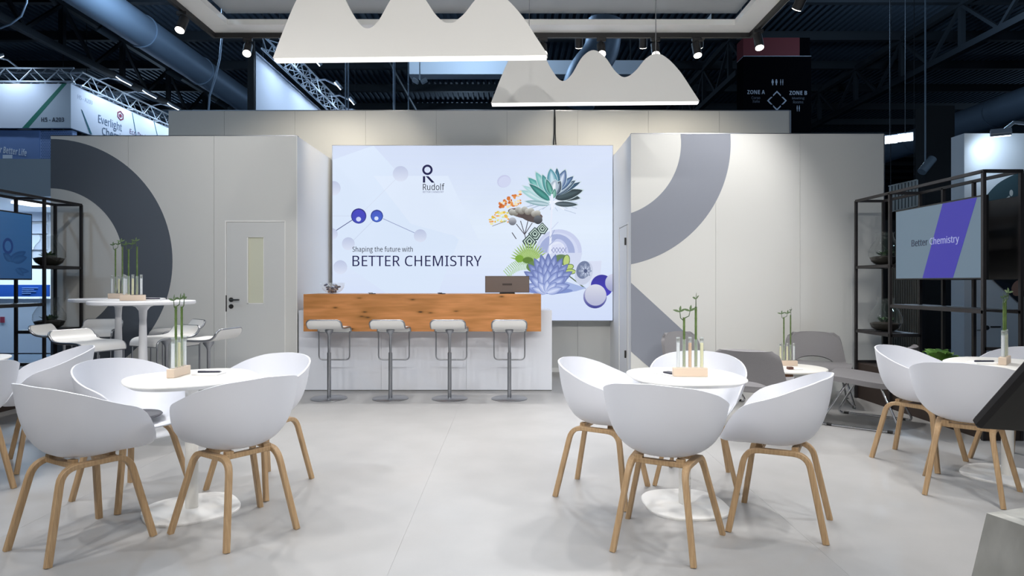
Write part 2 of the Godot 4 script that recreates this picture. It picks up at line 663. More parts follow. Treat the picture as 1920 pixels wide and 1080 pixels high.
func lounge_chair() -> Node3D:
	var t := thing("lounge_chair", "grey lounge chair", "chair")
	var grid := []
	var prof := spline([Vector2(0.33, 0.355), Vector2(0.32, 0.385), Vector2(0.28, 0.402), Vector2(0.12, 0.398), Vector2(-0.08, 0.378), Vector2(-0.20, 0.372), Vector2(-0.27, 0.385)], 4)
	for j in prof.size():
		var row := []
		var f := float(j) / (prof.size() - 1)
		var hw := 0.315 - 0.02 * pow(1.0 - f, 4.0) * 2.0
		for i in 13:
			var u := -1.0 + i / 6.0
			row.append(Vector3(u * hw, prof[j].y + 0.014 * pow(absf(u), 3.0), prof[j].x))
		grid.append(row)
	var st := new_st()
	shell(st, grid, 0.045)
	obj("seat", st, mat("felt_grey"), t)
	grid = []
	for j in 15:
		var v := j / 14.0
		var row := []
		var hw := 0.318 - 0.055 * v - 0.05 * pow(maxf(0.0, (v - 0.75) / 0.25), 3.0)
		for i in 25:
			var u := -1.0 + i / 12.0
			var yb := 0.385 + 0.075 * pow(maxf(0.0, 1.0 - pow(u / 0.62, 2.0)), 0.6)
			var yt := 0.715 - 0.03 * pow(absf(u), 8.0)
			var y := lerpf(yb, yt, v)
			var h := (y - 0.385) / 0.33
			row.append(Vector3(u * hw, y, -0.255 - 0.10 * h - 0.035 * h * h + 0.045 * u * u * (0.4 + 0.6 * h)))
		grid.append(row)
	st = new_st()
	shell(st, grid, 0.036)
	obj("backrest", st, mat("felt_grey"), t)
	for sx in [-1.0, 1.0]:
		st = new_st()
		var x0: float = sx * 0.24
		var x1: float = sx * 0.33
		tube(st, arc_pts([Vector3(x0, 0.37, 0.10), Vector3(x1, 0.011, 0.30), Vector3(x1, 0.011, -0.33), Vector3(x0, 0.36, -0.17)], 0.05, 6), 0.010, 10)
		obj("sled_runner", st, mat("chrome"), t)
		for z in [0.22, -0.25]:
			st = new_st()
			tube(st, [Vector3(x1, 0.0125, z - 0.02), Vector3(x1, 0.0125, z + 0.02)], 0.0124, 10)
			obj("glide", st, mat("black_plastic"), t)
	for z in [0.10, -0.17]:
		st = new_st()
		tube(st, [Vector3(-0.24, 0.368, z), Vector3(0.24, 0.368, z)], 0.009, 8)
		obj("cross_bar", st, mat("chrome"), t)
	return t

func tube_rack(where: String, at: Vector3, turn: float, tall: Array, pattern: Array) -> void:
	# wooden block, five glass tubes standing in it; pattern: "w" white, "o" peach, "y" pale yellow, "b" bamboo
	var st := new_st()
	box(st, Vector3(0, 0.024, 0), Vector3(0.19, 0.048, 0.042), 0.002)
	var bl := obj("tube_rack", st, mat("rack_wood"))
	bl.position = at
	bl.rotation.y = turn
	tag(bl, "small pale wooden block rack " + where, "rack", "wooden test tube racks")
	var words := {"w": "milky white liquid", "o": "peach coloured liquid", "y": "pale yellow liquid", "b": "water and bamboo"}
	var b := Basis(Vector3.UP, turn)
	var bi := 0
	for i in pattern.size():
		var k: String = pattern[i]
		var pos: Vector3 = at + b * Vector3((i - (pattern.size() - 1) * 0.5) * 0.033, 0.049, 0)
		var top := 0.155 if k == "b" else 0.168
		var tb := thing("test_tube", "test tube with %s, rack %s" % [words[k], where], "test tube", pos, turn, "test tubes " + where)
		st = new_st()
		lathe(st, [Vector2(0.0, 0.0), Vector2(0.0105, 0.0), Vector2(0.0105, top), Vector2(0.0115, top + 0.002), Vector2(0.0095, top + 0.003), Vector2(0.0095, 0.003)], 14, Vector3.ZERO, 0.8)
		obj("glass_wall", st, glass("tube_glass", Color(0.92, 0.97, 0.96), 0.12), tb)
		st = new_st()
		var lv := 0.09 if k == "b" else 0.138
		lathe(st, [Vector2(0.0, 0.003), Vector2(0.0088, 0.003), Vector2(0.0088, lv), Vector2(0.0, lv)], 14)
		if k == "b":
			obj("water", st, glass("tube_water", Color(0.86, 0.84, 0.45), 0.22), tb)
		else:
			obj("liquid", st, mat("liquid_" + k), tb)
			st = new_st()
			lathe(st, [Vector2(0.009, top - 0.018), Vector2(0.009, top - 0.006)], 12)
			obj("stopper", st, mat("stopper_grey"), tb)
		if k == "b":
			var hgt: float = tall[bi]
			var s := thing("bamboo_stalk", "green bamboo stalk with %s, rack %s" % [["forked top", "single shoot"][bi % 2], where], "plant", pos + Vector3(0, 0.006, 0), turn + bi * 1.1, "bamboo stalks " + where)
			st = new_st()
			var prof := [Vector2(0.0, 0.0)]
			var y := 0.0
			while y < hgt:
				var y2 := minf(y + 0.045, hgt)
				prof.append(Vector2(0.0074, y))
				prof.append(Vector2(0.0064, y + 0.004))
				prof.append(Vector2(0.0064, y2 - 0.004))
				prof.append(Vector2(0.0074, y2))
				y = y2
			prof.append(Vector2(0.0, hgt))
			lathe(st, prof, 10, Vector3.ZERO, 0.3)
			obj("stem", st, mat("bamboo"), s)
			var shoots := [[Vector3(-0.012, 0, 0.0), 0.055, hgt - 0.02], [Vector3(0.016, 0, 0.004), 0.045, hgt - 0.005]] if bi % 2 == 0 else [[Vector3(-0.008, 0, 0.002), 0.06, hgt - 0.012]]
			for sh in shoots:
				st = new_st()
				var o: Vector3 = sh[0]
				var p0 := Vector3(0, sh[2], 0)
				var p2 := p0 + o * 2.0 + Vector3(0, sh[1], 0)
				tube(st, [p0, p0 + o * 1.6 + Vector3(0, sh[1] * 0.3, 0), p2], 0.0032, 6, false, 0.002)
				var shoot := obj("shoot", st, mat("bamboo_dark"), s)
				for q in [[-0.75, 0.35], [0.7, 0.55], [0.15, 1.2]]:
					st = new_st()
					var dir := Vector3(q[0], q[1], 0.3 * q[0]).normalized()
					var wd := dir.cross(Vector3(0, 0, 1)).normalized() * 0.0062
					var lf := 0.042
					var rows := []
					for m in 7:
						var f := m / 6.0
						var cpt := p2 - Vector3(0, 0.004, 0) + dir * lf * f - Vector3(0, 0.006 * f * f, 0)
						var ww := wd * sin(PI * minf(f * 0.92 + 0.08, 1.0))
						rows.append([cpt - ww, cpt + Vector3(0, 0, 0.001), cpt + ww])
					shell(st, rows, 0.0008)
					obj("leaf", st, mat("bamboo_leaf"), shoot)
			bi += 1

func notepad(label: String, at: Vector3, turn: float, w := 0.15, l := 0.105) -> void:
	var t := thing("notepad", label, "notepad", at, turn)
	var st := new_st()
	box(st, Vector3(0, 0.004, 0), Vector3(w, 0.008, l), 0.0)
	obj("pages", st, mat("paper"), t)
	var p := thing("pen", "dark blue pen lying on the " + label, "pen", at + Vector3(0, 0.0085, 0), turn + 0.12)
	st = new_st()
	tube(st, [Vector3(-0.062, 0.0055, 0), Vector3(0.062, 0.0055, 0)], 0.0055, 8)
	obj("barrel", st, mat("pen_dark"), p)
	st = new_st()
	tube(st, [Vector3(0.062, 0.0055, 0), Vector3(0.072, 0.0055, 0)], 0.005, 8, false, 0.001)
	obj("tip", st, mat("brushed_steel"), p)
	st = new_st()
	box(st, Vector3(-0.04, 0.0115, 0), Vector3(0.04, 0.0015, 0.004))
	obj("clip", st, mat("brushed_steel"), p)

func terrarium(label: String, at: Vector3, sd: int) -> void:
	var t := thing("terrarium", label, "terrarium", at, sd * 0.9, "round glass terrariums on the black shelves")
	var st := new_st()
	lathe(st, [Vector2(0.0, 0.0), Vector2(0.085, 0.001), Vector2(0.13, 0.035), Vector2(0.158, 0.10), Vector2(0.155, 0.155), Vector2(0.125, 0.22), Vector2(0.09, 0.265), Vector2(0.078, 0.305), Vector2(0.086, 0.338), Vector2(0.09, 0.345)], 40, Vector3.ZERO, 0.2)
	obj("jar", st, glass("jar_glass", Color(0.22, 0.32, 0.29), 0.10), t)
	st = new_st()
	lathe(st, [Vector2(0.0, 0.004), Vector2(0.08, 0.005), Vector2(0.124, 0.036), Vector2(0.146, 0.08), Vector2(0.10, 0.092), Vector2(0.0, 0.10)], 28, Vector3.ZERO, 0.2)
	obj("soil", st, mat("soil"), t)
	var rng := RandomNumberGenerator.new()
	rng.seed = 77 + sd
	for k in 34:
		var a := rng.randf() * TAU
		var dir := Vector3(cos(a) * rng.randf_range(0.3, 1.0), rng.randf_range(0.4, 1.2), sin(a) * rng.randf_range(0.3, 1.0)).normalized()
		var base := Vector3(cos(a) * 0.05 * rng.randf(), 0.09, sin(a) * 0.05 * rng.randf())
		var ln := rng.randf_range(0.06, 0.115)
		var side := dir.cross(Vector3.UP).normalized() * rng.randf_range(0.012, 0.02)
		var rows := []
		for m in 5:
			var f := m / 4.0
			var cpt := base + dir * ln * f + Vector3(0, -0.02 * f * f, 0)
			var ww := side * sin(PI * (f * 0.85 + 0.15))
			rows.append([cpt - ww, cpt, cpt + ww])
		st = new_st()
		shell(st, rows, 0.001)
		obj("leaf", st, mat("leaf_dark" if k % 3 else "leaf_mid"), t)

func spotlight(at: Vector3, aim: Vector3, energy: float, angle: float, label: String, col: Color) -> void:
	# at: underside of the track
	var t := thing("track_spotlight", label, "spotlight", at, 0.0, "black spotlights on the ceiling track")
	var dir := (aim - (at + Vector3(0, -0.13, 0))).normalized()
	var st := new_st()
	box(st, Vector3(0, -0.018, 0), Vector3(0.10, 0.036, 0.035), 0.003)
	obj("adapter", st, mat("black_metal"), t)
	st = new_st()
	tube(st, [Vector3(0, -0.03, 0), Vector3(0, -0.10, 0)], 0.011, 8)
	obj("stem", st, mat("black_metal"), t)
	var c := Vector3(0, -0.125, 0)
	st = new_st()
	tube(st, [c - dir * 0.075, c - dir * 0.06, c + dir * 0.07, c + dir * 0.085], 0.046, 20)
	obj("lamp_body", st, mat("black_metal"), t)
	st = new_st()
	tube(st, [c + dir * 0.0852, c + dir * 0.090], 0.042, 20)
	obj("lamp_lens", st, glow("spot_lens", Color(1.0, 0.97, 0.92), 9.0), t)
	var l := SpotLight3D.new()
	l.name = "spot_beam"
	t.add_child(l)
	l.position = c + dir * 0.10
	l.look_at_from_position(l.position, l.position + dir, Vector3.UP if absf(dir.y) < 0.98 else Vector3.RIGHT)
	l.transform = Transform3D(Basis.looking_at(dir, Vector3.UP if absf(dir.y) < 0.98 else Vector3.RIGHT), c + dir * 0.10)
	l.light_energy = energy
	l.light_color = col
	l.light_size = 0.045
	l.spot_angle = angle
	l.spot_angle_attenuation = 0.7
	l.spot_range = 25.0
	l.spot_attenuation = 2.0
	l.shadow_enabled = true

func wave_pendant(label: String, left: Vector3, right: Vector3) -> void:
	var w := left.distance_to(right)
	var t := thing("wave_pendant_lamp", label, "lamp", left, atan2(-(right.z - left.z), right.x - left.x), "wave shaped pendant lamps")
	var poly := spline([Vector2(0, 0), Vector2(0.045, 0.115), Vector2(0.09, 0.215), Vector2(0.135, 0.273), Vector2(0.185, 0.290), Vector2(0.24, 0.255), Vector2(0.295, 0.155), Vector2(0.34, 0.104), Vector2(0.385, 0.128), Vector2(0.44, 0.217), Vector2(0.495, 0.250), Vector2(0.55, 0.215), Vector2(0.60, 0.145), Vector2(0.645, 0.118), Vector2(0.695, 0.148), Vector2(0.745, 0.207), Vector2(0.795, 0.230), Vector2(0.845, 0.208), Vector2(0.905, 0.145), Vector2(0.96, 0.062), Vector2(1.0, 0.0)], 5)
	var sc := PackedVector2Array()
	for p in poly:
		sc.append(p * w)
	var st := new_st()
	prism(st, sc, 0.062, Transform3D.IDENTITY, true)
	obj("felt_panel", st, mat("pendant_felt"), t)
	st = new_st()
	box(st, Vector3(w * 0.5, -0.008, 0), Vector3(w * 0.992, 0.014, 0.052))
	obj("light_strip", st, glow("pendant_strip", Color(1, 0.99, 0.97), 1.6, Color(0.9, 0.9, 0.9)), t)
	for fx in [0.185, 0.795]:
		st = new_st()
		tube(st, [Vector3(w * fx, w * (0.289 if fx < 0.5 else 0.229), 0), Vector3(w * fx, 4.12 - left.y, 0)], 0.0022 if fx < 0.5 else 0.004, 6)
		obj("suspension_cable", st, mat("cable_grey"), t)
	var l := AreaLight3D.new()
	l.name = "strip_light"
	t.add_child(l)
	l.area_size = Vector2(w * 0.98, 0.05)
	l.transform = Transform3D(Basis.looking_at(Vector3.DOWN, Vector3(0, 0, 1)), Vector3(w * 0.5, -0.02, 0))
	l.light_energy = 0.8
	l.area_range = 20.0
	l.shadow_enabled = true

# box truss between two points: four chords plus lacing
func box_truss(label: String, a: Vector3, b: Vector3, size: float, m: Material, called := "lighting_truss", group := "") -> Node3D:
	var t := thing(called, label, "truss", Vector3.ZERO, 0.0, group)
	var z := (b - a).normalized()
	var x := Vector3.UP.cross(z).normalized() * size * 0.5
	var y := Vector3.UP * size * 0.5
	var cs := [x + y, x - y, -x - y, -x + y]
	for c in cs:
		var st := new_st()
		tube(st, [a + c, b + c], size * 0.075, 8)
		obj("chord", st, m, t)
	for f in [0.08, 0.92]:
		var st := new_st()
		var p := a.lerp(b, f) + Vector3(0, size * 0.5, 0)
		tube(st, [p, Vector3(p.x, 8.62, p.z)], 0.008, 6)
		obj("hanger", st, mat("roof_steel"), t)
	var n := int(a.distance_to(b) / (size * 1.0))
	for f in 4:
		var c0: Vector3 = cs[f]
		var c1: Vector3 = cs[(f + 1) % 4]
		for i in n:
			var p := a.lerp(b, float(i) / n) + (c0 if i % 2 == 0 else c1)
			var q := a.lerp(b, float(i + 1) / n) + (c1 if i % 2 == 0 else c0)
			var st := new_st()
			tube(st, [p, q], size * 0.045, 5)
			obj("brace", st, m, t)
	return t

func black_shelf(side: float, x_in: float, label: String) -> void:
	# steel frame standing along z; x_in is the face towards the room, d from 5.08 to 7.0 or so
	var d0 := 5.09 if side > 0 else 4.9
	var d1 := 6.99 if side > 0 else 7.34
	var dm := 6.36 if side > 0 else 6.76
	var x_out := x_in + side * 0.30
	var t := thing("shelf_frame", label, "shelf", Vector3.ZERO, 0.0)
	var m := mat("shelf_black")
	var s := 0.026
	var top := 2.16
	for x in [x_in, x_out]:
		for d in [d1, dm, (5.10 if side > 0 else d0)]:
			var st := new_st()
			bar(st, Vector3(x, 0.0, -d), Vector3(x, top, -d), s, s)
			obj("post", st, m, t)
	for d in ([6.02, 5.62] if side > 0 else [6.2, 5.55]):
		var st := new_st()
		bar(st, Vector3(x_out, 0.0, -d), Vector3(x_out, top, -d), s, s)
		obj("post", st, m, t)
	for x in [x_in, x_out]:
		var st := new_st()
		bar(st, Vector3(x, top, -d1), Vector3(x, top, -d0), s, s)
		obj("top_rail", st, m, t)
		st = new_st()
		bar(st, Vector3(x, 1.03, -dm), Vector3(x, 1.03, -d0), s, s)
		obj("rail", st, m, t)
		for y in [1.43, 0.735]:
			st = new_st()
			bar(st, Vector3(x, y, -d1), Vector3(x, y, -dm), s, s)
			obj("rail", st, m, t)
	for d in [d1, dm, (5.10 if side > 0 else d0)]:
		for y in [top, 1.43, 0.735, 0.40]:
			if d < dm - 0.1 and y > 1.0 and y < 2.0:
				continue
			var st := new_st()
			bar(st, Vector3(x_in, y, -d), Vector3(x_out, y, -d), s, s)
			obj("cross_rail", st, m, t)
	for y in [1.43, 0.735]:
		slab("shelf_board", Vector3(minf(x_in, x_out), y + 0.008, -d1), Vector3(maxf(x_in, x_out), y + 0.02, -dm), m, t)
	slab("shelf_board", Vector3(minf(x_in, x_out), 1.038, -dm), Vector3(maxf(x_in, x_out), 1.05, -d0), m, t)
	slab("plinth", Vector3(minf(x_in, x_out) + 0.015, 0.0, -d1), Vector3(maxf(x_in, x_out) - 0.015, 0.385, -d0), mat("plinth_brown"), t)

func tv(label: String, x: float, d_near: float, d_far: float, y0: float, y1: float, face: float, screen: Material) -> Node3D:
	# wall screen in the plane x = const; face: +1 looks to +x
	var t := thing("television", label, "television")
	slab("housing", Vector3(x - 0.025, y0, -d_far), Vector3(x + 0.025, y1, -d_near), mat("black_plastic"), t, 0.004)
	var st := new_st()
	var xs := x + face * 0.0265
	var e := 0.014
	var a := Vector3(xs, y0 + e, -d_far + e)
	var b := Vector3(xs, y1 - e, -d_near - e)
	st.set_smooth_group(-1)
	# u runs to the reader's right
	var zl := a.z if face < 0 else b.z
	var zr := b.z if face < 0 else a.z
	var v := [Vector3(xs, a.y, zl), Vector3(xs, a.y, zr), Vector3(xs, b.y, zr), Vector3(xs, b.y, zl)]
	var uv := [Vector2(0, 1), Vector2(1, 1), Vector2(1, 0), Vector2(0, 0)]
	for i in [0, 2, 1, 0, 3, 2]:
		st.set_uv(uv[i])
		st.add_vertex(v[i])
	obj("screen", st, screen, t)
	st = new_st()
	tube(st, [Vector3(x - face * 0.02, (y0 + y1) * 0.5, -(d_near + d_far) * 0.5), Vector3(x - face * 0.09, (y0 + y1) * 0.5, -(d_near + d_far) * 0.5)], 0.03, 8)
	obj("mount", st, mat("black_plastic"), t)
	return t

func oak_image() -> ImageTexture:
	var w := 1024
	var h := 176
	var im := Image.create(w, h, false, Image.FORMAT_RGB8)
	var n1 := FastNoiseLite.new()
	n1.seed = 5
	n1.frequency = 0.012
	n1.fractal_octaves = 3
	var n2 := FastNoiseLite.new()
	n2.seed = 9
	n2.frequency = 0.05
	n2.fractal_octaves = 3
	var knots := []
	for k in [[300, 262, 1.0], [490, 290, 0.9], [470, 318, 0.6], [510, 326, 0.7], [850, 290, 1.5], [915, 295, 0.7], [800, 210, 0.9], [1080, 285, 0.7], [1375, 190, 1.1], [455, 200, 0.6], [405, 400, 1.3], [545, 345, 0.8]]:
		knots.append([(k[0] - 95.0) / 1535.0 * w, (k[1] - 175.0) / 242.0 * h, k[2]])
	for y in h:
		for x in w:
			var off := 0.0
			var dark := 0.0
			for k in knots:
				var dx: float = (x - k[0]) / 26.0
				var dy: float = (y - k[1]) / 9.0
				var q := dx * dx + dy * dy
				if q < 9.0:
					off += 5.0 * k[2] * exp(-q * 0.5) * signf(dy + 0.001)
					dark += 0.5 * k[2] * exp(-q * 9.0) + 0.12 * exp(-q * 1.3)
			var yy := y + off
			var g := n1.get_noise_2d(x * 0.35, yy * 2.6) * 0.13 + n2.get_noise_2d(x * 0.10, yy * 9.0) * 0.06
			g += n1.get_noise_2d(x * 0.25, 900.0 + y * 0.8) * 0.08
			var v := 1.0 + g - dark
			v = clampf(v, 0.25, 1.25)
			im.set_pixel(x, y, Color(minf(1.0, 0.72 * v + 0.02), 0.50 * v * (0.96 + 0.04 * v), 0.275 * v * v))
	return ImageTexture.create_from_image(im)

func lightbox_image() -> ImageTexture:
	var x0 := 623.0
	var y0 := 273.0
	var c := Canvas.new(x0, y0, 526.0, 328.0, 3.0, rgb(212, 225, 246))
	# printed ground: pale blue with broad lighter facets
	var rows := 328 * 3
	for y in rows:
		var t := float(y) / rows
		var col := rgb(206, 218, 243).lerp(rgb(222, 234, 250), clampf(t * 2.2, 0, 1)) if t < 0.5 else rgb(222, 234, 250).lerp(rgb(207, 219, 246), (t - 0.5) * 2.0)
		c.im.fill_rect(Rect2i(0, y, 526 * 3, 1), col)
	c.poly([Vector2(623, 300), Vector2(700, 273), Vector2(860, 450), Vector2(800, 602), Vector2(623, 480)], rgb(214, 228, 248))
	c.poly([Vector2(700, 330), Vector2(770, 420), Vector2(900, 455), Vector2(840, 330)], rgb(219, 231, 249))
	# molecule, left
	var pale := rgb(186, 196, 224)
	var pale2 := rgb(216, 224, 243)
	c.line(684, 394, 742, 336, 0.8, rgb(205, 214, 234))
	c.line(623, 405, 662, 405, 0.8, rgb(198, 208, 230))
	c.line(664, 410, 624, 436, 1.2, rgb(60, 66, 120))
	c.line(718, 410, 778, 437, 1.1, rgb(140, 150, 190))
	c.line(700, 413, 661, 452, 0.8, rgb(190, 200, 225))
	c.ball(751, 326, 14.5, pale, pale2)
	c.ball(625, 353, 13.5, pale, pale2)
	c.ball(622, 439, 11, pale, pale2)
	c.ball(653, 457, 12, pale, pale2)
	c.ball(788, 442, 12, pale, pale2)
	c.ball(638, 501, 13, pale, pale2)
	c.ball(672.5, 405, 14.2, rgb(30, 34, 120), rgb(30, 40, 140))
	c.ball(672.5, 405.5, 12.6, rgb(62, 60, 190), rgb(52, 66, 180))
	c.ellipse(672, 411, 4.6, 4.4, rgb(205, 212, 245))
	c.ball(706.5, 405, 11.6, rgb(26, 48, 140), rgb(28, 60, 150))
	c.ball(706.5, 405.5, 10.0, rgb(54, 78, 190), rgb(62, 100, 205))
	c.ellipse(705.5, 409.5, 3.9, 3.7, rgb(210, 222, 248))
	c.ellipse(945, 340, 13, 11.5, rgb(196, 202, 232), -0.4)
	c.ellipse(946, 341, 11.5, 10, rgb(206, 213, 240), -0.4)
	# glass dome behind the plants
	c.ellipse(1048, 471, 43, 41, rgb(196, 204, 234))
	c.ellipse(1046, 473, 38, 37, rgb(206, 214, 240))
	c.ellipse(1044, 474, 34, 35, rgb(160, 172, 214))
	c.ellipse(1046, 476, 20, 28, rgb(196, 204, 236))
	c.ellipse(1045, 466, 14, 13, rgb(222, 228, 246))
	c.poly([Vector2(1030, 474), Vector2(1035, 460), Vector2(1052, 456), Vector2(1062, 474)], rgb(214, 220, 244))
	for k in 5:
		c.line(1032 + k * 6, 464, 1038 + k * 6, 474, 0.8, rgb(110, 120, 175))
		c.line(1038 + k * 6, 464, 1032 + k * 6, 474, 0.8, rgb(110, 120, 175))
	c.poly([Vector2(1005, 474), Vector2(1092, 474), Vector2(1084, 505), Vector2(1015, 508)], rgb(206, 214, 238))
	# rosette tree: trunk, twigs, leaves
	c.poly([Vector2(1033.6, 370), Vector2(1037.4, 370), Vector2(1035, 420), Vector2(1034, 476), Vector2(1029, 476), Vector2(1031.6, 420)], rgb(226, 232, 248))
	c.line(1034, 430, 1047, 416, 1.4, rgb(200, 210, 236))
	c.line(1032, 446, 1040, 431, 1.2, rgb(150, 165, 205))
	c.line(1030, 460, 1044, 446, 1.0, rgb(150, 165, 205))
	for k in 26:
		var a := -0.35 + k * 0.145
		var rx := 52.0 - 8.0 * absf(sin(k * 2.3))
		var tx := 1036.0 + cos(a + PI * 0.98) * rx
		var ty := 392.0 - absf(sin(k * 1.7)) * 14.0 + (6.0 if k % 3 == 0 else 0.0)
		c.line(1036, 378, (1036 + tx) * 0.5, ty - 4, 1.4, rgb(238, 243, 253))
		c.line((1036 + tx) * 0.5, ty - 4, tx, ty + 3, 0.9, rgb(170, 186, 212))
	var ed := rgb(198, 216, 224)
	var pet := [[1031, 380, 974, 356, 15, [150, 200, 205], [206, 228, 234]], [1030, 376, 978, 347, 13, [160, 205, 210], [196, 224, 228]], [1029, 370, 988, 331, 19, [70, 150, 150], [130, 195, 190]], [1031, 368, 1003, 320, 19, [110, 180, 180], [168, 212, 212]],
		[1031, 376, 990, 343, 14, [34, 105, 104], [72, 150, 142]], [1034, 368, 1016, 325, 16, [56, 132, 136], [120, 186, 184]], [1040, 366, 1091, 372, 17, [40, 54, 62], [74, 92, 100]], [1041, 372, 1096, 356, 20, [36, 52, 60], [66, 86, 94]], [1042, 366, 1091, 340, 11, [36, 66, 92], [60, 96, 128]],
		[1044, 364, 1081, 337, 13, [36, 60, 84], [190, 206, 222]], [1045, 358, 1077, 329, 14, [48, 78, 120], [120, 150, 186]], [1046, 356, 1061, 316, 20, [60, 92, 140], [204, 216, 236]], [1046, 350, 1044, 313, 11, [30, 84, 112], [70, 130, 156]], [1038, 354, 1032, 314, 21, [70, 140, 160], [196, 220, 234]],
		[1038, 366, 1052, 338, 18, [48, 66, 84], [150, 166, 186]], [1036, 362, 1042, 336, 17, [150, 170, 190], [232, 238, 246]], [1035, 366, 1024, 334, 12, [40, 110, 106], [110, 176, 164]], [1037, 372, 1041, 353, 10, [70, 130, 122], [138, 190, 176]], [1040, 382, 1086, 384, 11, [52, 66, 74], [90, 106, 116]], [1031, 384, 982, 377, 10, [120, 160, 170], [190, 212, 222]]]
	for p in pet:
		c.petal(p[0], p[1], p[2], p[3], p[4], rgb(p[5][0], p[5][1], p[5][2]), rgb(p[6][0], p[6][1], p[6][2]), ed)
	c.poly([Vector2(1033, 364), Vector2(1037, 364), Vector2(1038, 392), Vector2(1033, 392)], rgb(232, 238, 252))
	# corals and mushroom tree
	var rng := RandomNumberGenerator.new()
	rng.seed = 4
	for k in 46:
		var f := rng.randf()
		var px := lerpf(934, 976, f)
		var py := lerpf(386, 372, f) + rng.randf_range(-11, 10) * (0.4 + f)
		c.ellipse(px, py, rng.randf_range(1.4, 3.6), rng.randf_range(1.4, 3.0), [rgb(214, 120, 52), rgb(226, 146, 74), rgb(240, 222, 180), rgb(196, 98, 44)][k % 4])
	for k in 34:
		c.ellipse(rng.randf_range(919, 956), rng.randf_range(400, 416) + rng.randf_range(-3, 6), rng.randf_range(1.2, 3.4), rng.randf_range(1.2, 2.6), [rgb(238, 226, 150), rgb(228, 190, 70), rgb(206, 222, 150), rgb(236, 160, 80)][k % 4])
	c.line(923, 424, 950, 414, 0.9, rgb(120, 110, 110))
	c.ellipse(985, 401, 33, 9, rgb(92, 76, 76), 0.18)
	c.ellipse(996, 408, 22, 8, rgb(76, 66, 66), 0.3)
	for k in 9:
		c.ball(960 + k * 6.0, 398 - 5.0 * sin(k * 0.45) + (k % 2) * 3, 6.0, rgb(206, 208, 204), rgb(110, 106, 98))
	c.ball(1009, 412, 8.2, rgb(104, 110, 118), rgb(44, 48, 56))
	c.ball(961, 415, 7.4, rgb(196, 200, 208), rgb(96, 100, 112))
	for k in [[968, 420, 984, 440], [976, 414, 984, 440], [990, 414, 984, 440], [998, 418, 985, 438], [984, 440, 988, 458], [960, 436, 968, 448]]:
		c.line(k[0], k[1], k[2], k[3], 1.4, rgb(64, 60, 72))
	# striped cones
	for q in [[1017, 428, 9.0], [1003, 438, 10.0], [993, 452, 11.0]]:
		for k in 5:
			var r: float = q[2] * (1.25 - 0.24 * k)
			var col := rgb(38, 62, 62) if k % 2 == 0 else rgb(196, 216, 208)
			c.poly([Vector2(q[0], q[1] - r), Vector2(q[0] + r, q[1] + r * 0.1), Vector2(q[0] + r * 0.4, q[1] + r), Vector2(q[0] - r * 0.5, q[1] + r * 0.9), Vector2(q[0] - r, q[1])], col)
	# ferns
	for k in 16:
		var a := -2.9 + k * 0.16
		c.petal(992, 492, 992 + cos(a) * 38.0, 492 + sin(a) * 40.0, 4.0, rgb(120, 160, 70), rgb(176, 206, 130), rgb(196, 220, 170))
	for k in 13:
		var f := k / 12.0
		var bx := lerpf(988, 952, f)
		var by := lerpf(496, 516, f) - 6.0 * sin(f * PI)
		c.line(bx, by, bx - 8, by - 9, 1.4, rgb(150, 190, 110))
		c.line(bx, by, bx - 2, by + 10, 1.4, rgb(170, 205, 150))
	c.ellipse(974, 485, 8, 7, rgb(118, 164, 46))
	c.ellipse(990, 488, 10, 6, rgb(84, 122, 36))
	c.ellipse(1003, 500, 16, 11, rgb(96, 130, 70))
	c.ellipse(1052, 487, 16, 10, rgb(92, 124, 84))
	for q in [[1062, 489, 5.5, 10.5, 0.15], [1067, 501, 8, 4.5, -0.3], [1070, 509, 9, 4.0, 0.05]]:
		c.ellipse(q[0], q[1], q[2] + 1.2, q[3] + 1.2, rgb(70, 100, 40), q[4])
		c.ellipse(q[0], q[1], q[2], q[3], rgb(182, 204, 120), q[4])
	c.line(1060, 512, 1098, 541, 2.0, rgb(76, 96, 60))
	# shadow under the plants, drawn as colour in the print
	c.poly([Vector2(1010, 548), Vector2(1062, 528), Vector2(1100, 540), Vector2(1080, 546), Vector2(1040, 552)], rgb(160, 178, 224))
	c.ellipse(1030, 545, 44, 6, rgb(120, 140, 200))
	# nautilus and glass
	c.poly([Vector2(1104, 490), Vector2(1128, 489), Vector2(1126, 520), Vector2(1104, 540)], rgb(212, 219, 240))
	c.ellipse(1095, 512, 16, 23, rgb(196, 204, 226), 0.35)
	c.ellipse(1094, 506, 13, 17, rgb(108, 122, 156), 0.3)
	for k in 8:
		var a := k * TAU / 8.0
		c.petal(1098, 508, 1098 + cos(a) * 13.0, 508 + sin(a) * 14.0, 6, rgb(96, 112, 150), rgb(190, 200, 222), rgb(222, 228, 242))
	c.ellipse(1098, 508, 3.4, 3.8, rgb(70, 84, 124))
	# large lilac succulent
	var d1 := rgb(112, 128, 186)
	var l1 := rgb(172, 186, 228)
	for k in 9:
		var a := -PI / 2 + (k - 4) * 0.27
		c.petal(1028, 536, 1028 + cos(a) * 52.0, 540 + sin(a) * 66.0, 19, d1, l1, rgb(96, 112, 172))
	for k in 8:
		var a := -PI / 2 + (k - 3.5) * 0.30
		c.petal(1028, 540, 1028 + cos(a) * 44.0, 544 + sin(a) * 53.0, 19, rgb(122, 138, 196), rgb(180, 193, 233), rgb(100, 116, 176))
	for k in 7:
		var a := -PI / 2 + (k - 3.0) * 0.42
		c.petal(1027, 545, 1027 + cos(a) * 44.0, 547 + sin(a) * 42.0, 19, rgb(132, 148, 204), rgb(190, 202, 238), rgb(106, 122, 182))
	for k in 5:
		var a := -PI / 2 + (k - 2.0) * 0.58
		c.petal(1026, 549, 1026 + cos(a) * 32.0, 549 + sin(a) * 24.0, 14, rgb(150, 166, 216), rgb(204, 214, 244), rgb(112, 128, 188))
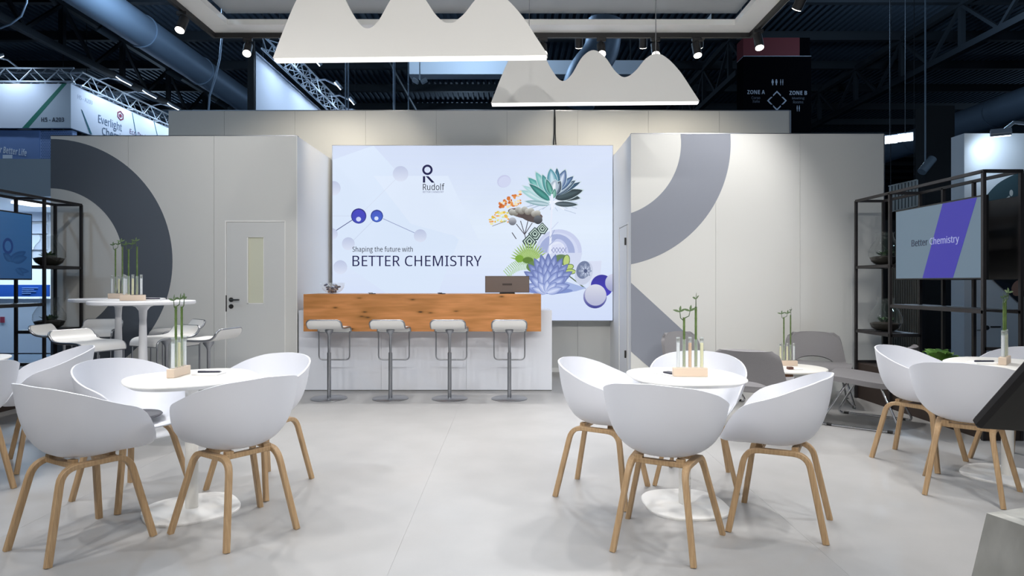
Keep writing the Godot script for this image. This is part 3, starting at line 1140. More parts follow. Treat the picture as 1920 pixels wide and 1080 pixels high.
	# molecule, right
	c.ball(1129, 536, 21, rgb(40, 36, 150), rgb(66, 60, 190))
	c.ball(1152, 530, 17, rgb(206, 210, 230), rgb(150, 156, 196))
	c.ball(1116, 556, 22, rgb(212, 215, 228), rgb(52, 54, 140))
	c.ball(1117, 553, 20, rgb(214, 217, 230), rgb(176, 180, 210))
	return c.tex()

func setup_materials() -> void:
	mat("chair_white", rgb(234, 237, 245), 0.42)
	mat("pad_grey", rgb(96, 98, 104), 0.9)
	mat("table_white", rgb(244, 243, 238), 0.35)
	mat("table_base", rgb(236, 236, 234), 0.45)
	mat("high_table_white", rgb(232, 234, 238), 0.4)
	mat("stool_white", rgb(240, 240, 238), 0.4)
	mat("brushed_steel", rgb(165, 168, 174), 0.32, 1.0)
	mat("chrome", rgb(205, 208, 212), 0.12, 1.0)
	mat("black_plastic", rgb(24, 24, 26), 0.45)
	mat("black_metal", rgb(28, 28, 30), 0.5)
	mat("shelf_black", rgb(38, 36, 38), 0.5)
	mat("plinth_brown", rgb(58, 46, 40), 0.6)
	mat("pendant_felt", rgb(240, 240, 237), 0.95)
	mat("cable_grey", rgb(120, 122, 126), 0.5)
	mat("rack_wood", rgb(222, 203, 184), 0.6)
	mat("paper", rgb(240, 240, 242), 0.8)
	mat("pen_dark", rgb(34, 36, 58), 0.35)
	mat("liquid_w", rgb(232, 234, 240), 0.4)
	mat("liquid_o", rgb(224, 178, 128), 0.4)
	mat("liquid_y", rgb(232, 226, 178), 0.4)
	mat("stopper_grey", rgb(120, 116, 112), 0.6)
	mat("bamboo", rgb(104, 128, 76), 0.5).albedo_texture = noise_tex(0.03, Color(0.72, 0.78, 0.6), Color(1.0, 1.0, 0.95), 128, 3)
	mats["bamboo"].uv1_triplanar = true
	mats["bamboo"].uv1_scale = Vector3(6, 3, 6)
	mat("bamboo_dark", rgb(70, 92, 56), 0.55)
	mat("bamboo_leaf", rgb(98, 122, 82), 0.55)
	mat("soil", rgb(44, 36, 30), 0.95)
	mat("leaf_dark", rgb(40, 62, 38), 0.5)
	mat("leaf_mid", rgb(72, 104, 58), 0.5)
	var felt := mat("felt_grey", rgb(134, 133, 136), 0.95)
	felt.albedo_texture = noise_tex(0.25, Color(0.86, 0.86, 0.86), Color(1, 1, 1), 128, 8, 2)
	felt.uv1_triplanar = true
	felt.uv1_scale = Vector3(6, 6, 6)
	var leg := mat("oak_leg", rgb(200, 170, 132), 0.5)
	leg.albedo_texture = noise_tex(0.02, Color(0.86, 0.83, 0.79), Color(1, 1, 1), 256, 12, 5)
	leg.uv1_triplanar = true
	leg.uv1_scale = Vector3(14, 1.2, 14)
	var fl := mat("floor_vinyl", rgb(168, 168, 168), 0.42)
	fl.albedo_texture = noise_tex(0.012, Color(0.95, 0.95, 0.95), Color(1, 1, 1), 512, 21, 5)
	fl.uv1_triplanar = true
	fl.uv1_world_triplanar = true
	fl.uv1_scale = Vector3(0.35, 0.35, 0.35)
	mat("wall_paint", rgb(216, 217, 214), 0.8)
	mat("wall_white", rgb(238, 239, 240), 0.7)
	mat("joint_grey", rgb(150, 152, 152), 0.9)
	mat("ring_dark", rgb(92, 100, 110), 0.8)
	mat("ring_light", rgb(138, 143, 154), 0.8)
	mat("plinth_white", rgb(228, 232, 240), 0.3)
	mat("door_grey", rgb(212, 214, 213), 0.6)
	mat("handle_steel", rgb(96, 94, 92), 0.3, 1.0)
	mat("lens_black", rgb(30, 30, 32), 0.4)
	mat("print_blue", rgb(14, 18, 96), 0.7)
	mat("print_navy", rgb(18, 26, 54), 0.7)
	mat("print_lilac", rgb(140, 146, 200), 0.6)
	mat("frame_white", rgb(244, 244, 241), 0.6)
	mat("alu_edge", rgb(150, 154, 162), 0.35, 1.0)
	mat("roof_deck", rgb(62, 74, 86), 0.8)
	mat("roof_steel", rgb(28, 34, 40), 0.7)
	mat("pipe_grey", rgb(60, 70, 78), 0.6)
	mat("duct_metal", rgb(124, 140, 158), 0.5, 0.35)
	mat("truss_alu", rgb(206, 214, 224), 0.35, 0.6)
	mat("banner_white", rgb(226, 230, 242), 0.8)
	mat("hall_wall", rgb(26, 30, 36), 0.9)
	mat("hall_floor", rgb(84, 98, 112), 0.9)
	mat("sign_black", rgb(5, 5, 8), 0.8)
	mats["sign_black"].metallic_specular = 0.1
	mat("sign_grey", rgb(150, 154, 164), 0.7)
	mat("sign_dim", rgb(84, 88, 98), 0.7)
	mat("sign_red", rgb(92, 12, 20), 0.7)

func _ready() -> void:
	font_regular = SystemFont.new()
	font_regular.font_names = PackedStringArray(["Droid Sans"])
	font_bold = SystemFont.new()
	font_bold.font_names = PackedStringArray(["Droid Sans"])
	font_bold.font_weight = 700
	# ---------------- camera
	var cam := Camera3D.new()
	cam.name = "camera"
	cam.projection = Camera3D.PROJECTION_FRUSTUM
	cam.near = 0.05
	cam.far = 200.0
	cam.size = 2.0 * 540.0 / F * 0.05
	cam.frustum_offset = Vector2(0.0, -(540.0 - HY) / F * 0.05)
	cam.position = Vector3(0, EYE, 0)
	cam.current = true
	add_child(cam)
	# ---------------- environment: a closed hall, no sky
	var we := WorldEnvironment.new()
	we.name = "world_environment"
	var env := Environment.new()
	env.background_mode = Environment.BG_COLOR
	env.background_color = Color(0, 0, 0)
	env.tonemap_mode = Environment.TONE_MAPPER_LINEAR
	env.tonemap_exposure = 1.0
	env.sdfgi_enabled = true
	env.ssao_enabled = true
	env.ssil_enabled = true
	we.environment = env
	add_child(we)
	setup_materials()
	hall_lamps()
	booth_lights()
	hall()
	booth_shell()
	lightbox()
	bar_counter()
	ceiling_frame()
	wave_pendant("large wave shaped grey felt pendant lamp overlapping the other wave lamp", P(515, 112, 4.23), P(1027, 107, 4.17))
	wave_pendant("wave shaped grey felt pendant lamp hanging in front of the back wall", P(921, 195, 5.56), P(1310, 190, 5.50))
	furniture()
	shelves()
	neighbours()
	small_things()

func hall_lamps() -> void:
	for p in [[-7.5, 3.0], [9.0, 3.0], [-1.0, 13.7], [-7.5, 13.7], [9.0, 13.7], [-2.0, 28.7], [22.0, 23.7], [-15.0, 26.2]]:  # the one before the pale duct is added out of view to light it
		var t := thing("high_bay_lamp", "unseen round high bay lamp under the dark hall roof", "lamp", Vector3(p[0], 7.5, -p[1]), 0.0, "high bay lamps of the hall")
		var st := new_st()
		lathe(st, [Vector2(0.30, 0.02), Vector2(0.26, 0.16), Vector2(0.08, 0.30), Vector2(0.03, 0.34), Vector2(0.03, 0.87)], 24, Vector3.ZERO, 0.6)
		obj("lamp_housing", st, mat("roof_steel"), t)
		st = new_st()
		lathe(st, [Vector2(0.0, 0.0), Vector2(0.27, 0.0), Vector2(0.27, 0.015), Vector2(0.0, 0.015)], 24)
		obj("lamp_glass", st, glow("high_bay_glow", Color(0.85, 0.93, 1.0), 5.0), t)
		var l := OmniLight3D.new()
		l.name = "lamp_light"
		t.add_child(l)
		l.position = Vector3(0, -0.32, 0)
		l.light_energy = 6.5
		l.light_color = Color(0.74, 0.87, 1.0)
		l.light_size = 0.27
		l.omni_range = 40.0
		l.omni_attenuation = 2.0
		l.shadow_enabled = true

const FRAME_Y := 4.0
const FRAME_D := 7.07
const TRACK_D := 7.0

func booth_lights() -> void:
	var warm := Color(1.0, 0.95, 0.87)
	var neutral := Color(1.0, 0.985, 0.97)
	var y := FRAME_Y - 0.05
	# far run, heads tilted towards the tables
	var far := [[466.0, -2.3, 4.3, 0.5], [600.0, -1.6, 5.0, 0.5], [740.0, -1.0, 6.4, 0.5], [870.0, 0.0, 5.4, 0.3], [1018.0, 0.4, 4.6, 0.5], [1127.0, 0.9, 4.6, 0.5], [1228.0, 1.4, 5.0, 0.5], [1305.0, 2.2, 5.6, 0.4]]
	for q in far:
		spotlight(Vector3(XP(q[0], TRACK_D), y, -TRACK_D + 0.02), Vector3(q[1], q[3], -q[2]), 3.2, 40.0, "black spotlight on the far run of the white ceiling frame", neutral)
	# wall washers on a short bracket rail behind the frame
	for q in [[585.0, 575.0], [690.0, 680.0], [1085.0, 1085.0], [1205.0, 1205.0], [1310.0, 1310.0]]:
		spotlight(Vector3(XP(q[0], 7.45), 4.22, -7.42), Vector3(XP(q[1], WALL_D), 2.3, -WALL_D), 1.5, 44.0, "black wall washer spotlight behind the far beam of the ceiling frame", warm)
	# side runs and the run behind the viewer light tables, walls and floor
	var xl := XP(397, FRAME_D)
	var xr := XP(1413, FRAME_D)
	for q in [[6.3, -3.4, 4.6, 0.6], [5.4, -3.2, 7.43, 1.9], [4.4, -4.3, 7.43, 1.8], [3.4, -2.0, 3.6, 0.4], [2.2, -1.7, 3.5, 0.6], [0.8, -1.6, 3.0, 0.2]]:  # unseen heads aimed at the door cabin wall are added to brighten it
		spotlight(Vector3(xl + 0.07, y, -q[0]), Vector3(q[1], q[3], -q[2]), 1.05 if q[3] > 1.0 else 3.0, 46.0, "black spotlight on the side run of the ceiling frame towards the blue screen", neutral)
	for q in [[6.75, 2.6, 5.4, 0.4], [5.75, 2.1, 7.43, 1.9], [4.6, 2.9, 5.9, 0.4], [3.2, 1.4, 3.8, 0.4], [1.9, 1.0, 3.5, 0.6], [0.6, 1.2, 3.0, 0.2]]:
		spotlight(Vector3(xr - 0.07, y, -q[0]), Vector3(q[1], q[3], -q[2]), 4.5 if q[3] > 1.0 else 3.0, 42.0, "black spotlight on the side run of the ceiling frame towards the violet screen", neutral)
	for q in [[-2.4, -2.0, 3.3, 0.5], [-1.2, -0.6, 4.3, 2.9], [0.0, 0.0, 7.2, 0.7], [1.0, 0.9, 5.5, 2.9], [2.0, 1.6, 3.3, 0.5]]:
		spotlight(Vector3(q[0], y, 0.6), Vector3(q[1], q[3], -q[2]), 4.3, 40.0, "black spotlight on the run of the ceiling frame opposite the counter", neutral)

func hall() -> void:
	# corrugated roof
	var roof := structure("ceiling", "dark corrugated steel roof of the hall")
	var st := new_st()
	st.set_smooth_group(-1)
	var x := -32.0
	var yb := 8.62
	while x < 32.0:
		for s in [[0.0, 0.0, 0.08, 0.0], [0.08, 0.0, 0.10, 0.06], [0.10, 0.06, 0.18, 0.06], [0.18, 0.06, 0.20, 0.0]]:
			quad(st, Vector3(x + s[0], yb + s[1], -46), Vector3(x + s[2], yb + s[3], -46), Vector3(x + s[2], yb + s[3], 14), Vector3(x + s[0], yb + s[1], 14))
		x += 0.20
	var deck := obj("corrugated_deck", st, mat("roof_deck"), roof)
	deck.set_meta("kind", "stuff")
	slab("roof_slab", Vector3(-32, 8.70, -46), Vector3(32, 8.9, 14), mat("roof_steel"), roof)
	for k in 19:
		var d := 1.2 + k * 2.5
		st = new_st()
		box(st, Vector3(0, 8.49, -d), Vector3(64, 0.26, 0.16))
		obj("purlin", st, mat("roof_steel"), roof)
	var hw := structure("wall_back", "dark far wall of the hall")
	slab("wall_slab", Vector3(-32, -0.1, -46.3), Vector3(32, 8.9, -46), mat("hall_wall"), hw)
	hw = structure("wall_front", "dark hall wall behind the viewer")
	slab("wall_slab", Vector3(-32, -0.1, 14), Vector3(32, 8.9, 14.3), mat("hall_wall"), hw)
	hw = structure("wall_left", "dark side wall of the hall beyond the neighbouring booths")
	slab("wall_slab", Vector3(-32.3, -0.1, -46), Vector3(-32, 8.9, 14), mat("hall_wall"), hw)
	hw = structure("wall_right", "dark side wall of the hall beyond the wall with the round poster")
	slab("wall_slab", Vector3(32, -0.1, -46), Vector3(32.3, 8.9, 14), mat("hall_wall"), hw)
	var gf := slab("floor", Vector3(-32, -0.32, -46), Vector3(32, -0.02, 14), mat("hall_floor"))
	gf.set_meta("kind", "structure")
	gf.set_meta("label", "blue grey carpet floor of the hall around the booth")
	# roof trusses along the hall
	for q in [[-11.45, "dark roof truss beside the large round duct", 0], [11.45, "dark roof truss above the violet screen side", 0], [6.4, "roof truss behind the black zone sign", 6], [-19.0, "dark roof truss beyond the green striped banner", 0]]:
		var t := thing("roof_truss", q[1], "truss", Vector3(q[0], 0, 0), 0.0, "steel trusses under the hall roof")
		var m: Material = mat("roof_steel")
		for y in [7.2, 8.37]:
			st = new_st()
			box(st, Vector3(0, y, -22 if q[2] == 0 else -31.5), Vector3(0.16, 0.16, 46 if q[2] == 0 else 27))
			obj("chord", st, m, t)
		for k in range(q[2], 17):
			var d := 3.7 + k * 2.5
			st = new_st()
			box(st, Vector3(0, 7.78, -d), Vector3(0.12, 1.1, 0.12))
			obj("web_post", st, m, t)
			for e in [-1.25, 1.25]:
				st = new_st()
				bar(st, Vector3(0, 8.33, -d), Vector3(0, 7.24, -d + e), 0.08, 0.08)
				obj("web_diagonal", st, m, t)
	st = new_st()
	tube(st, [Vector3(-3.9, 8.25, 0), Vector3(-3.9, 8.25, -44)], 0.06, 8)
	var pipe := obj("ceiling_pipe", st, mat("pipe_grey"))
	tag(pipe, "thin grey pipe running under the corrugated roof", "pipe")
	# big spiral duct
	var du := thing("air_duct", "large round metal air duct under the roof above the grey door wall", "duct")
	var dx := -9.3
	var dy := EYE + 6.3
	for k in 14:
		st = new_st()
		tube(st, [Vector3(dx, dy, 2.0 - k * 3.0), Vector3(dx, dy, -0.94 - k * 3.0)], 0.40, 28)
		obj("duct_section", st, mat("duct_metal"), du)
		st = new_st()
		tube(st, [Vector3(dx, dy, -0.94 - k * 3.0), Vector3(dx, dy, -1.0 - k * 3.0)], 0.425, 28)
		obj("joint_ring", st, mat("duct_metal"), du)
		st = new_st()
		box(st, Vector3(dx - 0.30, dy - 0.33, -0.2 - k * 3.0), Vector3(0.30, 0.05, 0.7), 0.0, Basis(Vector3(0, 0, 1), 0.7))
		obj("outlet_grille", st, mat("roof_steel"), du)
	du = thing("air_duct", "dark round air duct running under the roof beside the wall with the round poster", "duct")
	for k in 10:
		st = new_st()
		tube(st, [Vector3(15.2, 6.6, 0.0 - k * 4.0), Vector3(15.2, 6.6, -3.95 - k * 4.0)], 0.45, 24)
		obj("duct_section", st, mat("duct_metal"), du)
	du = thing("air_duct", "pale bluish rectangular duct crossing under the corrugated roof behind the lamps", "duct")
	slab("duct_section", Vector3(-2.6, 6.50, -16.4), Vector3(0.6, 6.85, -16.0), mat("duct_pale", rgb(206, 210, 216), 0.5), du)
	slab("duct_section", Vector3(0.62, 6.50, -16.4), Vector3(3.4, 6.85, -16.0), mat("duct_pale"), du)
	for hx in [-2.2, 0.2, 3.0]:
		slab("hanger", Vector3(hx, 6.851, -16.215), Vector3(hx + 0.03, 8.6, -16.185), mat("roof_steel"), du)
	du = thing("air_duct", "grey blue bent duct end visible between the wave humps", "duct")
	st = new_st()
	tube(st, arc_pts([P(1135, 40, 12.0), P(1128, 100, 12.0), P(1095, 135, 12.0), P(1080, 190, 12.0)], 0.5, 6), 0.33, 24)
	obj("duct_section", st, mat("duct_metal"), du)
	st = new_st()
	tube(st, [P(1135, 40, 12.0), P(1135, 40, 12.0) + Vector3(0, 8.65 - P(1135, 40, 12.0).y, 0)], 0.02, 6)
	obj("hanger", st, mat("roof_steel"), du)
	st = new_st()
	tube(st, [P(1081, 187, 12.0), P(1079, 194, 12.0)], 0.36, 24)
	obj("joint_ring", st, mat("duct_metal"), du)
	# hanging rods and cables
	for q in [[739.0, "pale steel rod hanging from the roof behind the lightbox wall"], [766.0, "thin pale wire hanging from the roof behind the lightbox wall"], [648.0, "one of two pale rods hanging close together from the roof"], [653.0, "one of two pale rods hanging close together from the roof"]]:
		st = new_st()
		var hx := XP(q[0], 11.0)
		tube(st, [Vector3(hx, 3.4, -11.0), Vector3(hx, 8.6, -11.0)], 0.022 if q[0] == 739.0 else 0.012, 8)
		var o := obj("hanging_rod", st, mat("rod_grey", rgb(150, 166, 184), 0.4, 0.5))
		tag(o, q[1], "rod", "rods hanging from the roof" if q[0] < 700.0 else "")
	for q in [[[60, -160], [50, 5], [40, 30], [20, 45], [0, 53]], [[419, -160], [416, 70], [412, 110], [404, 145], [393, 180], [391, 208]]]:
		st = new_st()
		var pts := []
		for p in q:
			pts.append(P(p[0], p[1], 13.0))
		tube(st, pts, 0.02, 6)
		var o := obj("loose_cable", st, mat("rod_grey"))
		tag(o, "loose pale cable sagging in front of the roof truss" if q[0][0] < 100 else "loose pale cable hanging across the large round duct", "cable")
	var fx := thing("twin_floodlight", "small white twin floodlight hanging under the corrugated roof", "floodlight", P(787, 150, 12.0))
	for e in [-1.0, 1.0]:
		st = new_st()
		box(st, Vector3(e * 0.08, -0.02, 0), Vector3(0.12, 0.07, 0.10), 0.01, Basis(Vector3(0, 0, 1), e * 0.5))
		obj("lamp_head", st, mat("fixture_white", rgb(222, 230, 238), 0.5), fx)
	st = new_st()
	tube(st, [Vector3(0, 0, 0), Vector3(0, 0.10, 0), Vector3(0, 2.8, 0)], 0.012, 6)
	obj("stem", st, mat("fixture_white"), fx)

const WALL_D := 9.0
const BOX_D := 7.43

func panels(parent: Node, x0: float, x1: float, y0: float, y1: float, z_front: float, width: float, m: Material, start: float) -> void:
	# panel boards 6 mm thick with 3 mm joints
	var xs := [x0]
	var x := start
	while x < x1 - 0.02:
		if x > x0 + 0.02:
			xs.append(x)
		x += width
	xs.append(x1)
	for i in xs.size() - 1:
		slab("wall_panel", Vector3(xs[i] + (0.0015 if i > 0 else 0.0), y0, z_front - 0.012), Vector3(xs[i + 1] - (0.0015 if i < xs.size() - 2 else 0.0), y1, z_front), m, parent)

func booth_shell() -> void:
	var fl := structure("floor_booth", "pale grey vinyl floor of the booth")
	var x := -0.54 - 2.0 * 3
	while x < 7.4:
		slab("floor_sheet", Vector3(maxf(x, -5.45) + 0.0004, -0.03, -9.35), Vector3(minf(x + 2.0, 7.4) - 0.0004, 0.0, 6.0), mat("floor_vinyl"), fl)
		x += 2.0
	# back wall
	var bw := structure("wall_lightbox", "tall pale wall behind the lightbox")
	var top := YP(208, WALL_D)
	var wx0 := XP(316, WALL_D)
	var wx1 := XP(1480, WALL_D)
	slab("wall_core", Vector3(wx0, 0, -WALL_D - 0.12), Vector3(wx1, top, -WALL_D - 0.013), mat("joint_grey"), bw)
	panels(bw, wx0, wx1, 0.0, top, -WALL_D, 1.0, mat("wall_paint"), XP(553, WALL_D) - 3.0)
	slab("edge_profile", Vector3(wx1, 0, -WALL_D - 0.12), Vector3(wx1 + 0.02, top + 0.005, -WALL_D + 0.012), mat("alu_edge"), bw)
	slab("top_profile", Vector3(wx0, top, -WALL_D - 0.12), Vector3(wx1, top + 0.012, -WALL_D + 0.004), mat("alu_edge"), bw)
	# box with the door
	var h := YP(255, BOX_D)
	var lx0 := XP(95, BOX_D)
	var lx1 := XP(557, BOX_D)
	var dx0 := XP(424, BOX_D)
	var dx1 := XP(534, BOX_D)
	var dtop := YP(415.5, BOX_D)
	var wl := structure("wall_door_cabin", "pale grey cabin wall with a dark half ring and a door")
	# panelled front, left open at the door
	slab("wall_core", Vector3(lx0, 0, -BOX_D - 0.06), Vector3(dx0, h, -BOX_D - 0.013), mat("joint_grey"), wl)
	slab("wall_core", Vector3(dx1, 0, -BOX_D - 0.06), Vector3(lx1 - 0.021, h, -BOX_D - 0.013), mat("joint_grey"), wl)
	slab("wall_core", Vector3(dx0, dtop, -BOX_D - 0.06), Vector3(dx1, h, -BOX_D - 0.013), mat("joint_grey"), wl)
	var seam := XP(401, BOX_D)
	panels(wl, lx0, seam, 0, h, -BOX_D, 1.0, mat("wall_paint"), seam - 2.0)
	slab("wall_panel", Vector3(seam + 0.003, 0, -BOX_D - 0.012), Vector3(dx0, h, -BOX_D), mat("wall_paint"), wl)
	slab("wall_panel", Vector3(dx0, dtop, -BOX_D - 0.012), Vector3(dx1, h, -BOX_D), mat("wall_paint"), wl)
	slab("wall_panel", Vector3(dx1, 0, -BOX_D - 0.012), Vector3(lx1, h, -BOX_D), mat("wall_paint"), wl)
	slab("side_panel", Vector3(lx1 - 0.02, 0, -WALL_D), Vector3(lx1, h, -BOX_D - 0.0125), mat("wall_white"), wl)
	slab("side_panel", Vector3(lx0, 0, -WALL_D), Vector3(lx0 + 0.02, h, -BOX_D - 0.06), mat("wall_paint"), wl)
	slab("top_profile", Vector3(lx0, h, -BOX_D - 0.06), Vector3(lx1, h + 0.008, -BOX_D + 0.003), mat("alu_edge"), wl)
	slab("corner_profile", Vector3(lx1 - 0.006, 0, -BOX_D - 0.01), Vector3(lx1 + 0.002, h, -BOX_D + 0.003), mat("frame_white"), wl)
	slab("inner_wall", Vector3(lx0 + 0.02, 0, -BOX_D - 0.9), Vector3(lx1 - 0.02, h, -BOX_D - 0.88), mat("wall_paint"), wl)
	var c := Vector2(XP(94, BOX_D), YP(490, BOX_D))
	var px := BOX_D / F
	var poly := clip(ring_poly(c, 137 * px, 229.5 * px, -PI / 2, PI / 2, 64), rect_poly(lx0 + 0.001, 0.0, lx1, h - 0.001))
	var st := new_st()
	prism(st, poly, 0.002, Transform3D(Basis.IDENTITY, Vector3(0, 0, -BOX_D + 0.0012)))
	obj("ring_graphic", st, mat("ring_dark"), wl)
	# door leaf
	var dr := structure("door_1", "pale grey door with a narrow tall window and a steel lever handle")
	var wx0d := XP(463, BOX_D)
	var wx1d := XP(494.5, BOX_D)
	var wy0 := YP(570, BOX_D)
	var wy1 := YP(444, BOX_D)
	var zf := -BOX_D - 0.004
	var zb := -BOX_D - 0.044
	var g := 0.004
	slab("door_leaf", Vector3(dx0 + g, 0.008, zb), Vector3(wx0d, dtop - g, zf), mat("door_grey"), dr)
	slab("door_leaf", Vector3(wx1d, 0.008, zb), Vector3(dx1 - g, dtop - g, zf), mat("door_grey"), dr)
	slab("door_leaf", Vector3(wx0d, 0.008, zb), Vector3(wx1d, wy0, zf), mat("door_grey"), dr)
	slab("door_leaf", Vector3(wx0d, wy1, zb), Vector3(wx1d, dtop - g, zf), mat("door_grey"), dr)
	slab("window_pane", Vector3(wx0d, wy0, zb + 0.018), Vector3(wx1d, wy1, zb + 0.024), mat("frosted_pane", rgb(214, 216, 196), 0.5), dr)
	for e in [[wx0d, wy0, wx0d + 0.012, wy1], [wx1d - 0.006, wy0, wx1d, wy1], [wx0d, wy0, wx1d, wy0 + 0.012], [wx0d, wy1 - 0.006, wx1d, wy1]]:
		slab("window_bead", Vector3(e[0], e[1], zf - 0.01), Vector3(e[2], e[3], zf + 0.002), mat("frame_white"), dr)
	for e in [[dx0 - 0.012, 0.0, dx0 + 0.002, dtop + 0.012], [dx1 - 0.002, 0.0, dx1 + 0.006, dtop + 0.012], [dx0, dtop - 0.002, dx1, dtop + 0.012]]:
		slab("door_frame", Vector3(e[0], e[1], -BOX_D - 0.05), Vector3(e[2], e[3], -BOX_D + 0.003), mat("frame_white"), dr)
	var hp := Vector3(XP(433.5, BOX_D), YP(562, BOX_D), zf)
	st = new_st()
	tube(st, [hp, hp + Vector3(0, 0, 0.012)], 0.026, 16)
	tube(st, arc_pts([hp, hp + Vector3(0, 0, 0.055), hp + Vector3(0.115, 0, 0.055)], 0.02), 0.010, 10)
	obj("door_handle", st, mat("handle_steel"), dr)
	st = new_st()
	var lp := Vector3(hp.x, YP(574.5, BOX_D), zf)
	tube(st, [lp, lp + Vector3(0, 0, 0.012)], 0.026, 16)
	obj("lock", st, mat("handle_steel"), dr)
	slab("strike_plate", Vector3(dx0 - 0.004, lp.y - 0.06, zf), Vector3(dx0 + 0.006, lp.y + 0.13, zf + 0.008), mat("black_metal"), dr)
	# box on the other side, door opening in its inner side
	var rx0 := XP(1183, BOX_D)
	var rx1 := XP(1657, BOX_D)
	var h2 := YP(251, BOX_D)
	var wr := structure("wall_ring_cabin", "pale cabin wall with a grey ring segment and a slanted grey stripe")
	slab("wall_core", Vector3(rx0 + 0.031, 0, -BOX_D - 0.06), Vector3(rx1 - 0.001, h2, -BOX_D - 0.013), mat("joint_grey"), wr)
	panels(wr, rx0, rx1, 0, h2, -BOX_D, 0.985, mat("wall_paint"), rx0 + 0.99)
	slab("top_profile", Vector3(rx0, h2, -BOX_D - 0.06), Vector3(rx1, h2 + 0.008, -BOX_D + 0.003), mat("alu_edge"), wr)
	slab("end_profile", Vector3(rx1, 0, -BOX_D - 0.06), Vector3(rx1 + 0.012, h2, -BOX_D + 0.003), mat("alu_edge"), wr)
	slab("side_panel", Vector3(rx1 - 0.02, 0, -WALL_D), Vector3(rx1, h2, -BOX_D - 0.06), mat("wall_paint"), wr)
	var o0 := 7.60
	var o1 := 8.26
	var otop := 1.97
	slab("side_panel", Vector3(rx0, 0, -o0), Vector3(rx0 + 0.03, h2, -BOX_D - 0.0125), mat("wall_white"), wr)
	slab("side_panel", Vector3(rx0, 0, -WALL_D), Vector3(rx0 + 0.03, h2, -o1), mat("wall_white"), wr)
	slab("side_panel", Vector3(rx0, otop, -o1), Vector3(rx0 + 0.03, h2, -o0), mat("wall_white"), wr)
	slab("inner_wall", Vector3(rx0 + 1.2, 0, -WALL_D), Vector3(rx0 + 1.22, h2, -BOX_D - 0.06), mat("wall_paint"), wr)
	var d2 := structure("door_2", "white door standing ajar in the inner side of the cabin")
	slab("door_leaf", Vector3(rx0 + 0.004, 0.01, -o1 + 0.02), Vector3(rx0 + 0.034, otop - 0.01, -o0 - 0.13), mat("wall_white"), d2)
	slab("door_frame", Vector3(rx0 - 0.004, 0, -o0 - 0.03), Vector3(rx0 + 0.04, otop + 0.02, -o0 + 0.01), mat("frame_white"), d2)
	slab("door_frame", Vector3(rx0 - 0.004, 0, -o1 - 0.01), Vector3(rx0 + 0.04, otop + 0.02, -o1 + 0.02), mat("frame_white"), d2)
	for y in [1.72, 0.35]:
		st = new_st()
		tube(st, [Vector3(rx0 - 0.012, y, -o0 - 0.13), Vector3(rx0 - 0.012, y + 0.09, -o0 - 0.13)], 0.012, 8)
		obj("hinge", st, mat("handle_steel"), d2)
	# ring segment and stripe
	var c2 := Vector2(XP(1138, BOX_D), YP(268, BOX_D))
	poly = clip(ring_poly(c2, 139 * px, 232 * px, -PI / 2, PI * 0.25, 64), rect_poly(rx0 + 0.001, 0.0, rx1, h2 - 0.001))
	st = new_st()
	prism(st, poly, 0.002, Transform3D(Basis.IDENTITY, Vector3(0, 0, -BOX_D + 0.0012)))
	obj("ring_graphic", st, mat("ring_light"), wr)
	var stripe := PackedVector2Array([Vector2(rx0 + 0.001, YP(530, BOX_D)), Vector2(XP(1376, BOX_D), YP(707.5, BOX_D)), Vector2(XP(1405, BOX_D), 0.0), Vector2(XP(1268, BOX_D), 0.0), Vector2(rx0 + 0.001, YP(659, BOX_D))])
	st = new_st()
	prism(st, stripe, 0.002, Transform3D(Basis.IDENTITY, Vector3(0, 0, -BOX_D + 0.0012)))
	obj("stripe_graphic", st, mat("ring_light"), wr)
	# skirting line at the back wall
	var sk := structure("baseboard_back", "low skirting at the foot of the lightbox wall")
	slab("skirting_board", Vector3(lx1, 0, -WALL_D), Vector3(rx0, 0.06, -WALL_D + 0.012), mat("frame_white"), sk)

